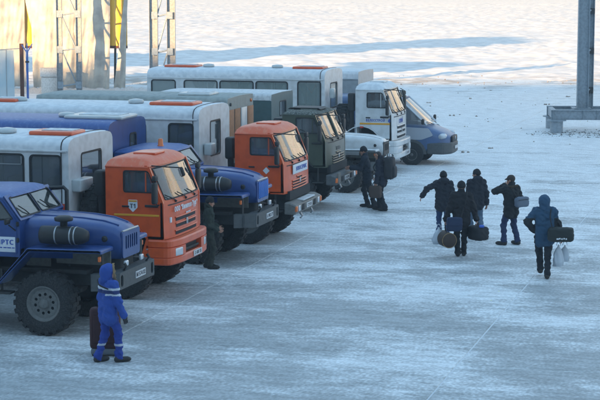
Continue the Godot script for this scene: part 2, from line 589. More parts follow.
func lattice(label: String, at: Vector3, w: float, gap: float, h: float, first: float, flip: bool):
	var t := thing("lattice_column", label, "column", at, YAW, "lattice columns by the wrapped gallery")
	for s in [-1, 1]:
		var b := B.new()
		i_post(b, Vector3(s * gap / 2, 0, 0), w, w * 0.8, h)
		part(t, "post", b, MC["galv_warm"])
		var f := B.new()
		f.box(Vector3(s * gap / 2, 0.02, 0), Vector3(w * 1.5, 0.04, w * 1.5))
		part(t, "base_plate", f, MC["galv"])
	var y := first
	var i := 0
	var inner := gap / 2 - w / 2
	while y < h - 0.3:
		var b := B.new()
		b.tube([Vector3(-inner, y - 0.06, 0.05), Vector3(inner, y + 0.06, 0.05)], 0.055, 6)
		part(t, "strut", b, MC["galv"])
		if y + 2.05 < h:
			var e := B.new()
			var sgn := -1.0 if flip else 1.0
			e.tube([Vector3(-inner * sgn, y + 0.1, 0.05), Vector3(inner * sgn, y + 1.95, 0.05)], 0.045, 6)
			part(t, "brace", e, MC["galv"])
		for s in [-1, 1]:
			var g := B.new()
			g.plate(PackedVector2Array([Vector2(-0.16, -0.2), Vector2(0.16, -0.2), Vector2(0.16, 0.2), Vector2(-0.16, 0.2)]), [], Vector3(s * (gap / 2 - w * 0.12), y, w * 0.34), Vector3.RIGHT, Vector3.UP, 0.02)
			part(t, "gusset", g, MC["galv"])
		y += 2.05
		i += 1

func tarp_sheet(parent: Node, x0: float, x1: float, y0: float, y1: float, z: float, sd: int, amp := 0.16, skew := 0.0, gather := 0.0, key := "tarp", bulge := 0.0):
	var n := noise(0.45, sd, 2)
	var n2 := noise(0.14, sd + 1, 2)
	var b := B.new()
	var top := func(u: float, v: float, back: float) -> Vector3:
		var x := lerpf(x0, x1, u)
		var y := lerpf(y0, y1, v)
		var mid := (x0 + x1) * 0.5
		x = lerpf(x, mid, gather * pow(1.0 - v, 1.5)) + skew * (1.0 - v)
		y += 0.12 * n.get_noise_2d(x * 3.0, 9.0) * (1.0 - v)
		var fold: float = n.get_noise_2d(x * 3.2 + (1.0 - v) * 2.0, y * 0.45) * amp * (0.35 + 0.9 * (1.0 - v))
		fold += n2.get_noise_2d(x * 5.0, y * 3.0) * amp * 1.0
		fold += absf(n.get_noise_2d(x * 9.0 - y * 2.0, y * 5.0 + 40.0)) * amp * 0.12
		fold -= bulge * pow(absf(2.0 * u - 1.0), 3.0)
		return Vector3(x, y, z + fold - back)
	b.grid(90, 60, func(u, v): return top.call(u, v, 0.0))
	b.grid(90, 60, func(u, v): return top.call(u, v, 0.012))
	return part(parent, "tarpaulin", b, MC[key])

func surroundings():
	# terminal block behind the camera: its shade lies over the apron
	var tb := thing("terminal_building", "large pale terminal block behind the camera that shades the apron", "building", LD(-50, -24), YAW)
	var b := B.new()
	b.box(Vector3(0, 13.0, 0), Vector3(150, 26.0, 22))
	part(tb, "wall", b, MC["concrete"])
	b = B.new()
	b.box(Vector3(0, 26.15, 0), Vector3(150.8, 0.3, 22.8))
	part(tb, "roof", b, MC["galv"])
	for i in 24:
		b = B.new()
		b.box(Vector3(-69 + i * 6.0, 5.0, 11.01), Vector3(3.6, 2.2, 0.12))
		pass
		part(tb, "window", b, MC["glass_dark"] if MC.has("glass_dark") else mat("glass_dark", lin(0.05, 0.07, 0.09), 0.05))
	# hall outside the left edge that throws the long band of shade on the snowfield
	var hl := thing("storage_hall", "tall storage hall left of the view, throwing a long shadow on the snowfield", "building", LD(-41, 108), YAW)
	b = B.new()
	b.box(Vector3(0, 8.0, 0), Vector3(13, 16.0, 9))
	part(hl, "wall", b, MC["galv_warm"])
	b = B.new()
	b.slab(PackedVector2Array([Vector2(-6.9, 16), Vector2(6.9, 16), Vector2(0, 18.0)]), Vector3(0, 0, -4.8), Vector3.RIGHT, Vector3.UP, 9.6, 0.03)
	part(hl, "roof", b, MC["galv"])
	b = B.new()
	b.box(Vector3(0, 2.2, 4.55), Vector3(4.4, 4.4, 0.1))
	part(hl, "door", b, MC["galv"])
	# tarpaulin wall on steel columns to the right, the thing the windscreens mirror
	var tw := thing("tarpaulin_wall", "beige tarpaulin wall on steel columns right of the apron, mirrored in the windscreens", "building", LD(44, 96), YAW - 0.55)
	for i in 11:
		b = B.new()
		i_post(b, Vector3(-25 + i * 5.0, 0, 0.6), 0.45, 0.5, 20.0)
		part(tw, "post", b, MC["galv"])
	for i in 10:
		if i % 4 == 3: continue
		tarp_sheet(tw, -24.8 + i * 5.0, -20.2 + i * 5.0, 0.4, 19.6, 0.0, 300 + i * 3, 0.3, 0.0, 0.0, "tarp_white")
	for i in 2:
		b = B.new()
		b.box(Vector3(0, 6.4 + i * 13.2, 0.9), Vector3(50.4, 0.3, 0.14))
		part(tw, "beam", b, MC["galv"])

	# gallery wrapped in tarpaulin, yellow panels showing where the sheets part
	var k := 1750.0 / 104.0
	var px := func(x: float) -> float: return (x - 300.0) / k
	var py := func(y: float) -> float: return 6.7 - (y + 22.0) / k
	var tn := thing("wrapped_gallery", "raised gallery with yellow panels, wrapped in sagging beige tarpaulin", "gallery", LD(0, 104), YAW)
	var x0: float = px.call(-28); var x1: float = px.call(127.0)
	var yb: float = py.call(47)
	var nrib := 26
	for i in nrib:
		b = B.new()
		var w := (x1 - x0) / nrib
		var xa := x0 + i * w
		b.slab(PackedVector2Array([Vector2(xa + 0.008, -0.62), Vector2(xa + w * 0.35, -0.585), Vector2(xa + w * 0.65, -0.585), Vector2(xa + w - 0.008, -0.62), Vector2(xa + w - 0.008, -0.72), Vector2(xa + 0.008, -0.72)]), Vector3(0, yb + 0.1, 0), Vector3.RIGHT, Vector3(0, 0, 1), -(6.2 - yb), 0.004)
		b.xf = Transform3D.IDENTITY
		part(tn, "wall_panel", b, MC["yellowpanel"])
	b = B.new()
	b.box(Vector3((x0 + x1) / 2, yb + 0.02, -0.67), Vector3(x1 - x0, 0.16, 0.14))
	part(tn, "edge_beam", b, MC["rust"])
	b = B.new()
	b.box(Vector3((x0 + x1) / 2, 6.3, -2.6), Vector3(x1 - x0 + 0.1, 0.14, 3.6))
	part(tn, "roof", b, MC["galv"])
	b = B.new()
	b.box(Vector3((x0 + x1) / 2 - 0.5, yb, -2.4), Vector3(x1 - x0 - 1.0, 0.12, 3.2))
	part(tn, "floor_deck", b, MC["rust"])
	for lx in [x0 + 0.3, (x0 + x1) / 2 - 1.0, px.call(103), px.call(113)]:
		for lz in [-1.2]:
			b = B.new()
			b.tube([Vector3(lx, 0, lz), Vector3(lx + 0.05, yb, lz)], 0.07, 8)
			part(tn, "leg", b, MC["chassis"])
	tarp_sheet(tn, px.call(-30), px.call(25), 0.25, 6.25, -0.25, 401, 0.15, 0.0, 0.0, "tarp", 0.25)
	tarp_sheet(tn, px.call(31.5), px.call(76), 0.2, 6.25, -0.05, 411, 0.15, 0.1, 0.0, "tarp", 0.2)
	tarp_sheet(tn, px.call(74), px.call(111), 0.15, 6.25, -0.02, 421, 0.17, 0.0, 0.10, "tarp", 0.2)
	tarp_sheet(tn, px.call(125.5), px.call(129.0), 0.15, 6.25, -0.5, 431, 0.12, -0.5, -2.4)
	tarp_sheet(tn, px.call(23), px.call(36), 2.7, 6.25, -0.50, 441, 0.10, 0.5, 0.7)
	# snow heap along its foot
	var heap := B.new()
	var hn := noise(0.5, 450, 3)
	heap.grid(70, 10, func(u, v):
		var xx: float = lerpf(px.call(-30), px.call(150), u)
		var zz := lerpf(1.9, -1.3, v)
		var hh := 0.32 * sin(v * PI) * (0.5 + 0.9 * absf(hn.get_noise_2d(xx * 2.0, 3.0))) + 0.12 * hn.get_noise_2d(xx * 4.0, zz * 4.0) * sin(v * PI) + 0.01
		return Vector3(xx, hh - 0.02, zz))
	var so := part(self, "snow_heap", heap, mat("heap", lin(0.74, 0.74, 0.73), 0.9, 0.0, ntex("heapn", 0.05, 455, Color(0.72, 0.70, 0.68), Color(1, 1, 1)), 0.7))
	so.position = LD(0, 104); so.rotation.y = YAW
	so.set_meta("kind", "structure")
	# white crates in front of it
	for q in [[41, 59, 67, 76, 102.2, "white wrapped crate, upper of two below the tarpaulin"], [42, 58.5, 76.3, 87, 102.2, "pale crate carrying a white crate at the tarpaulin's foot"]]:
		var kk: float = 1750.0 / q[4]
		var base: float = max(0.0, 6.7 - (q[3] + 22.0) / kk)
		var hgt: float = 6.7 - (q[2] + 22.0) / kk - base
		var w: float = (q[1] - q[0]) / kk
		if base < 0.5: hgt += base; base = 0.0
		var c := thing("crate", q[5], "crate", LD(((q[0] + q[1]) / 2 - 300.0) / kk, q[4], base), YAW)
		b = B.new()
		b.rbox(Vector3(0, hgt / 2, 0), Vector3(w, hgt - 0.01, 0.5), 0.03)
		part(c, "box", b, mat("crate", lin(0.76, 0.74, 0.70), 0.8, 0.0, TX["grime_fine"], 0.7))
		b = B.new()
		b.rbox(Vector3(0, hgt - 0.03, 0), Vector3(w * 1.04, 0.05, 0.54), 0.02)
		part(c, "lid", b, MC["crate"])
	# lattice columns
	lattice("grey lattice column standing in front of the beige tarpaulin", LD((70.0 - 300.0) / 17.24, 101.5), 0.33, 1.12, 7.5, 0.55, true)
	var k2 := 1750.0 / 100.0
	lattice("wide lattice column against the snow, right of the tarpaulin", LD((163.0 - 300.0) / k2, 100), 0.48, 1.0, 7.8, 0.5, false)
	# polycarbonate screen with rusty end post
	var sc := thing("screen_fence", "translucent bluish sheet fence with a rusty end post", "fence", LD((10.0 - 300.0) / 18.0, 97.2), YAW)
	var gm := glassy("poly", lin(0.45, 0.62, 0.70), 0.62, 0.25)
	for i in 4:
		b = B.new()
		b.box(Vector3(-1.05 + i * 0.435 - 0.2, 1.45, 0), Vector3(0.42, 2.6, 0.012))
		part(sc, "sheet", b, gm)
		b = B.new()
		b.box(Vector3(-1.27 + i * 0.435 - 0.2, 1.4, 0.02), Vector3(0.03, 2.8, 0.03))
		part(sc, "upright", b, MC["galv_warm"])
	b = B.new()
	b.tube([Vector3(-1.5, 2.7, 0.03), Vector3(0.62, 2.83, 0.03)], 0.03, 6)
	part(sc, "top_rail", b, MC["galv"])
	b = B.new()
	b.rbox(Vector3(0.70, 1.55, 0.05), Vector3(0.2, 3.1, 0.2), 0.015)
	part(sc, "post", b, MC["rust"])
	var bp := thing("prop_post", "blue forked prop post beside the rusty fence post", "post", LD((28.5 - 300.0) / 18.0, 97.0), YAW)
	b = B.new()
	b.tube([Vector3(0, 0, 0), Vector3(0, 2.75, 0)], 0.065, 10)
	part(bp, "shaft", b, MC["bluepost"])
	for a in [[-0.28, 3.05], [0.3, 3.1], [0.02, 3.12]]:
		b = B.new()
		b.tube([Vector3(0, 2.6, 0.02), Vector3(a[0], a[1], 0.05)], 0.035, 6)
		part(bp, "fork", b, MC["bluepost"])
	b = B.new()
	b.rbox(Vector3(0, 2.1, 0), Vector3(0.2, 0.1, 0.2), 0.02)
	part(bp, "collar", b, MC["black"])

	# steel column on its base frame, right edge
	var k3 := 1750.0 / 76.6
	var rx := func(x: float) -> float: return (x - 300.0) / k3
	var cb := thing("steel_column", "grey steel column on a raised beam frame at the right edge", "column", LD(0, 76.6), YAW - 0.06)
	var cx: float = rx.call(582.5)
	b = B.new()
	# wide web facing the apron, flanges left and right
	b.box(Vector3(cx, 5.0, -1.0), Vector3(0.44, 8.0, 0.03))
	b.box(Vector3(cx - 0.235, 5.0, -1.0), Vector3(0.03, 8.0, 0.34))
	b.box(Vector3(cx + 0.235, 5.0, -1.0), Vector3(0.03, 8.0, 0.34))
	part(cb, "post", b, MC["galv"])
	b = B.new()
	b.box(Vector3(cx + 0.42, 5.0, -2.1), Vector3(0.26, 8.0, 0.03))
	b.box(Vector3(cx + 0.28, 5.0, -2.1), Vector3(0.025, 8.0, 0.3))
	b.box(Vector3(cx + 0.56, 5.0, -2.1), Vector3(0.025, 8.0, 0.3))
	part(cb, "post", b, MC["galv"])
	for i in 4:
		b = B.new()
		b.rbox(Vector3(cx + 0.42, 1.75 + i * 1.75, -1.98), Vector3(0.3, 0.26, 0.16), 0.02)
		part(cb, "bracket", b, MC["chassis"])
		b = B.new()
		b.tube([Vector3(cx + 0.1, 1.7 + i * 1.75, -1.1), Vector3(cx + 0.42, 1.8 + i * 1.75, -2.0)], 0.04, 6)
		part(cb, "strut", b, MC["galv"])
	for q in [[-0.25, "front"], [-2.6, "back"]]:
		b = B.new()
		var bx0: float = rx.call(550)
		var z: float = q[0]
		for fy in [0.58, 0.99]: b.box(Vector3(bx0 + 2.2, fy, z), Vector3(4.4, 0.025, 0.3))
		b.box(Vector3(bx0 + 2.2, 0.785, z + 0.05), Vector3(4.4, 0.385, 0.02))
		part(cb, "beam", b, MC["galv"])
		for sx in [0.1, 1.4, 2.0, 3.6]:
			b = B.new()
			b.box(Vector3(bx0 + sx, 0.785, z + 0.1), Vector3(0.02, 0.38, 0.1))
			part(cb, "stiffener", b, MC["galv"])
		for sx in [0.25, 4.0]:
			b = B.new()
			b.lathe([Vector2(0.42, 0.565), Vector2(0.42, 0.52), Vector2(0.28, 0.5), Vector2(0.28, 0.0)], Vector3(bx0 + sx, 0, z), Vector3.UP, 20, true, true)
			part(cb, "pedestal", b, MC["galv"])
	for sx in [0.15, 1.15, 4.2]:
		b = B.new()
		b.box(Vector3(rx.call(550) + sx, 0.80, -1.42), Vector3(0.2, 0.36, 2.0))
		part(cb, "cross_beam", b, MC["galv"])
	b = B.new()
	b.box(Vector3(cx, 1.02, -1.0), Vector3(0.75, 0.03, 0.6))
	part(cb, "base_plate", b, MC["galv"])
	# trampled dark gravel under the frame
	var gr := B.new()
	var gn := noise(0.25, 66, 2)
	for i in 1100:
		var a := rng.randf() * TAU
		var r := sqrt(rng.randf())
		if gn.get_noise_2d(cos(a) * r * 6.0, sin(a) * r * 12.0) + rng.randf() * 0.3 < 0.1: continue
		clod(gr, LD(13.2 + cos(a) * r * 3.4, 75.6 + sin(a) * r * 2.0, 0.006), 0.012 + 0.035 * pow(rng.randf(), 2.0))
	var go := part(self, "gravel", gr, mat("gravel", lin(0.17, 0.165, 0.155), 0.95))
	go.set_meta("kind", "stuff")
	tag(go, "dark gravel and dirt under the steel base frame", "gravel")

# ---------- vehicle pieces: x forward, z to the near side, origin on the ground under the front axle ----------
const NEAR := Vector3(0, 0, 1)
const UP := Vector3.UP
const FWD := Vector3.RIGHT
var wheel_cache := {}

func wheel(parent: Node, at: Vector3, r: float, w: float, side: float, rim_key := "rim", called := "wheel"):
	var key := "%s_%s_%s_%s" % [r, w, side, rim_key]
	if not wheel_cache.has(key):
		var ax := Vector3(0, 0, side)
		var b := B.new()
		var h := w / 2
		b.lathe([Vector2(r * 0.52, h * 0.72), Vector2(r * 0.56, h * 0.9), Vector2(r * 0.70, h), Vector2(r * 0.86, h * 0.97), Vector2(r * 0.945, h * 0.84), Vector2(r * 0.965, h * 0.5), Vector2(r * 0.97, 0), Vector2(r * 0.965, -h * 0.5), Vector2(r * 0.945, -h * 0.84), Vector2(r * 0.86, -h * 0.97), Vector2(r * 0.56, -h * 0.9), Vector2(r * 0.52, -h * 0.72)], Vector3.ZERO, ax, 40, false)
		var nl := 22 if r > 0.5 else 30
		for i in nl:
			for s in [-1, 1]:
				var a: float = TAU * (i + (0.5 if s > 0 else 0.0)) / nl
				b.xf = Transform3D(Basis(Vector3(0, 0, 1), a), Vector3.ZERO)
				var wl := TAU * r / nl * 0.5
				b.box(Vector3(0, r * 0.975, s * h * 0.47), Vector3(wl, r * 0.05, h * 0.9))
				b.box(Vector3(wl * 0.2, r * 0.91, s * h * 0.93), Vector3(wl * 0.9, r * 0.13, h * 0.12))
		b.xf = Transform3D.IDENTITY
		var m1 := b.done()
		b = B.new()
		b.lathe([Vector2(r * 0.53, h * 0.70), Vector2(r * 0.56, h * 0.90), Vector2(r * 0.54, h * 0.92), Vector2(r * 0.50, h * 0.78), Vector2(r * 0.45, h * 0.62)], Vector3.ZERO, ax, 32, false)
		var disc := PackedVector2Array()
		for i in 32: disc.append(Vector2(cos(TAU * i / 32), sin(TAU * i / 32)) * r * 0.455)
		var holes := []
		for i in 10:
			var hp := PackedVector2Array()
			var c := Vector2(cos(TAU * (i + 0.3) / 10), sin(TAU * (i + 0.3) / 10)) * r * 0.30
			for k in 8: hp.append(c + Vector2(cos(TAU * k / 8), sin(TAU * k / 8)) * r * 0.052)
			holes.append(hp)
		b.plate(disc, holes, ax * h * 0.60, FWD * side, UP, 0.012)
		b.lathe([Vector2(r * 0.16, h * 0.55), Vector2(r * 0.15, h * 0.82), Vector2(r * 0.11, h * 0.90), Vector2(0.001, h * 0.92)], Vector3.ZERO, ax, 16, false)
		for i in 10:
			var c := Vector3(cos(TAU * (i + 0.8) / 10), sin(TAU * (i + 0.8) / 10), 0) * r * 0.21
			b.lathe([Vector2(0.014, h * 0.6), Vector2(0.013, h * 0.72)], c, ax, 6)
		var m2 := b.done()
		b = B.new()
		b.lathe([Vector2(r * 0.50, h * 0.3), Vector2(r * 0.50, h * 0.45), Vector2(0.01, h * 0.45)], Vector3.ZERO, ax, 20, true)
		wheel_cache[key] = [m1, m2, b.done()]
	var m: Array = wheel_cache[key]
	var o := part(parent, called, m[0], MC["rubber"], at)
	part(o, "rim", m[1], MC[rim_key])
	part(o, "brake_drum", m[2], MC["inside"])
	return o

func lettering(parent: Node, s: String, size: float, at: Vector3, turn: float, m: Material, bold := true, tilt := 0.0):
	var t := TextMesh.new()
	var f := SystemFont.new()
	f.font_names = PackedStringArray(["Droid Sans"])
	if bold: f.font_weight = 700
	t.font = f
	t.text = s
	t.font_size = 32
	t.pixel_size = size / 32.0
	t.depth = 0.006
	t.curve_step = 2.0
	var o := MeshInstance3D.new()
	o.name = "lettering"
	o.mesh = t
	o.material_override = m
	parent.add_child(o, true)
	o.position = at
	o.rotation = Vector3(tilt, turn, 0)
	return o

# window: frame ring and pane in a wall hole
func window(parent: Node, hole: PackedVector2Array, o: Vector3, U: Vector3, V: Vector3, th: float, glass: Material, rim := 0.03):
	var N := U.cross(V)
	var b := B.new()
	b.plate(grown(hole, rim), [grown(hole, -0.012)], o + N * (th - 0.004), U, V, 0.016)
	part(parent, "window_frame", b, MC["gasket"])
	b = B.new()
	b.plate(hole, [], o + N * (th * 0.5 - 0.003), U, V, 0.006)
	part(parent, "window_pane", b, glass)

# box body: x0 front, x1 rear, floor y0, eaves y1, crown yc
func box_body(t: Node, o: Dictionary):
	var x0: float = o.x0; var x1: float = o.x1; var y0: float = o.y0; var y1: float = o.y1; var yc: float = o.yc
	var W: float = o.get("w", 1.25)
	var paint: Material = MC[o.paint]
	var th := 0.05
	var sect := PackedVector2Array()
	var flatr: float = o.get("flat", 0.0)
	for q in [[1.0, 0.0], [0.995, 0.3], [0.965, 0.55], [0.9, 0.76], [0.75, 0.9], [0.45, 0.97], [0.0, 1.0]]:
		sect.append(Vector2(W * q[0], lerpf(y1, yc, q[1])))
	if flatr > 0.0:
		sect = PackedVector2Array([Vector2(W, y1), Vector2(W, lerpf(y1, yc, 0.55)), Vector2(W - 0.04, lerpf(y1, yc, 0.9)), Vector2(W * 0.5, yc - 0.01), Vector2(0, yc)])
	var full := PackedVector2Array()
	for q in sect: full.append(q)
	for i in range(sect.size() - 2, -1, -1): full.append(Vector2(-sect[i].x, sect[i].y))
	# side walls
	var shell := B.new()
	var wins: Array = o.get("wins", [])
	var holes := []
	for q in wins: holes.append(rrect(q[0], q[1], q[2], q[3], min(0.07, (q[3] - q[1]) * 0.3)))
	var outer := PackedVector2Array([Vector2(x1 + th, y0), Vector2(x0 - th, y0), Vector2(x0 - th, y1), Vector2(x1 + th, y1)])
	shell.plate(outer, holes, Vector3(0, 0, W - th), FWD, UP, th)
	shell.plate(outer, holes, Vector3(0, 0, -W), FWD, UP, th)
	# end walls with arched tops
	var fh := []
	for q in o.get("front_wins", []): fh.append(rrect(q[0], q[1], q[2], q[3], 0.06))
	var endp := PackedVector2Array([Vector2(W, y0)])
	endp.append_array(full)
	endp.append(Vector2(-W, y0))
	var mir := PackedVector2Array()
	for q in endp: mir.append(Vector2(-q.x, q.y))
	shell.plate(mir, fh, Vector3(x0 - th, 0, 0), Vector3(0, 0, -1), UP, th)
	shell.plate(mir, [], Vector3(x1, 0, 0), Vector3(0, 0, -1), UP, th)
	shell.box(Vector3((x0 + x1) / 2, y0 + 0.03, 0), Vector3(x0 - x1 - 0.12, 0.06, W * 2 - 0.12))
	var body := part(t, "box_body", shell, paint)
	# roof skin
	var rf := B.new()
	var secs := []
	for xx in [x1 + 0.002, x1 + 0.06, x0 - 0.06, x0 - 0.002]:
		var drop := 0.03 if xx == x1 + 0.002 or xx == x0 - 0.002 else 0.0
		var ring := PackedVector3Array()
		for q in full: ring.append(Vector3(xx, q.y + 0.012 - drop * 0.6, q.x * 1.004))
		secs.append(ring)
	rf.loft(secs, false, false, false, 1)
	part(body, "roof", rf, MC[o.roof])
	if o.get("gutter", true):
		for s in [-1, 1]:
			var b := B.new()
			b.rbox(Vector3((x0 + x1) / 2, y1 - 0.005, s * (W + 0.012)), Vector3(x0 - x1 - 0.1, 0.045, 0.03), 0.01)
			part(body, "gutter", b, MC[o.get("trim", o.paint)])
	# front edge trim
	if o.get("edge", true):
		var path := []
		path.append(Vector3(x0 + 0.006, y0, W + 0.004))
		for q in full: path.append(Vector3(x0 - 0.16, q.y + 0.016, q.x * 1.008))
		path[0].x = x0 - 0.16
		path.append(Vector3(x0 - 0.16, y0, -W - 0.004))
		var b := B.new()
		b.tube(path, 0.012, 5)
		part(body, "edge_seam", b, MC["gasket"])
	var gl: Material = MC[o.get("glass", "glass")]
	for h in holes:
		window(body, h, Vector3(0, 0, W - th), FWD, UP, th, gl)
		window(body, h, Vector3(0, 0, -W), FWD, UP, th, gl)
	for h in fh: window(body, h, Vector3(x0 - th, 0, 0), Vector3(0, 0, -1), UP, th, gl)
	# seats inside
	if wins.size() > 0:
		var sx := x0 - 0.9
		while sx > x1 + 0.5:
			for sz in [-0.7, 0.7]:
				var b := B.new()
				b.rbox(Vector3(sx, y0 + 0.42, sz), Vector3(0.45, 0.14, 0.85), 0.04)
				b.rbox(Vector3(sx - 0.24, y0 + 0.78, sz), Vector3(0.12, 0.72, 0.85), 0.05)
				part(body, "seat", b, MC["seat"])
			sx -= 0.95
	for q in o.get("vents", []):
		var b := B.new()
		b.lathe([Vector2(0.15, 0.0), Vector2(0.15, 0.04), Vector2(0.20, 0.05), Vector2(0.205, 0.10), Vector2(0.18, 0.135), Vector2(0.10, 0.15), Vector2(0.03, 0.16), Vector2(0.001, 0.16)], Vector3(q[0], yc - 0.03, q[1]), UP, 20)
		part(body, "roof_vent", b, MC["pale"])
	for q in o.get("hatches", []):
		var b := B.new()
		b.rbox(Vector3(q[0], yc + 0.035, q[1]), Vector3(q[2], 0.09, q[3]), 0.04)
		var hm := part(body, "roof_hatch", b, MC[q[4]])
		b = B.new()
		b.rbox(Vector3(q[0] + 0.05, yc + 0.086, q[1] - 0.08), Vector3(q[2] * 0.7, 0.02, q[3] * 0.6), 0.008)
		var sn := part(body, "hatch_snow", b, MC["snow_roof"])
		sn.set_meta("label", "patch of snow lying on the roof hatch")
	return body

func chassis(t: Node, x0: float, x1: float, y := 0.95, axles := [-3.5, -4.85], r := 0.61, rim_key := "rim"):
	var b: B
	for s in [-1, 1]:
		b = B.new()
		b.rbox(Vector3((x0 + x1) / 2, y, s * 0.42), Vector3(x0 - x1, 0.24, 0.09), 0.015)
		part(t, "frame_rail", b, MC["chassis"])
		wheel(t, Vector3(0, r, s * 0.99), r, 0.40, s, rim_key)
		for a in axles: wheel(t, Vector3(a, r, s * 0.99), r, 0.40, s, rim_key)
	for a in [0.0] + axles:
		b = B.new()
		b.tube([Vector3(a, r, -0.8), Vector3(a, r, 0.8)], 0.09, 10)
		b.rbox(Vector3(a, r, 0.1), Vector3(0.36, 0.36, 0.36), 0.12)
		part(t, "axle", b, MC["chassis"])
		for s in [-1, 1]:
			b = B.new()
			b.rbox(Vector3(a, r + 0.17, s * 0.5), Vector3(1.0, 0.07, 0.09), 0.02)
			part(t, "leaf_spring", b, MC["chassis"])
	b = B.new()
	b.rbox(Vector3(-1.7, 0.85, 0.85), Vector3(0.9, 0.55, 0.55), 0.1)
	part(t, "fuel_tank", b, MC["chassis"])
	b = B.new()
	b.rbox(Vector3((x0 + x1) / 2, y + 0.17, 0), Vector3(x0 - x1 - 1.2, 0.08, 1.4), 0.01)
	part(t, "sub_frame", b, MC["chassis"])

func spare_wheel(t: Node, x: float, y: float, z := 0.2):
	var o = wheel(t, Vector3(x, y, z), 0.6, 0.38, 1.0, "rim", "spare_wheel")
	o.rotation.y = PI / 2

func wiper(cab: Node, a: Vector3, c: Vector3):
	var b := B.new()
	b.tube([a, a.lerp(c, 0.5) + Vector3(0.02, 0, 0), c], 0.012, 5)
	part(cab, "wiper", b, MC["gasket"])

# ---------- cab-over truck ----------
func front_x(y: float, z: float, W: float) -> float:
	var base := 1.05 - 0.03 * clampf((y - 1.3) / 0.8, 0, 1) - maxf(0.0, y - 2.1) / 0.72 * 0.32
	return base - 0.10 * pow(absf(z) / W, 3.0)

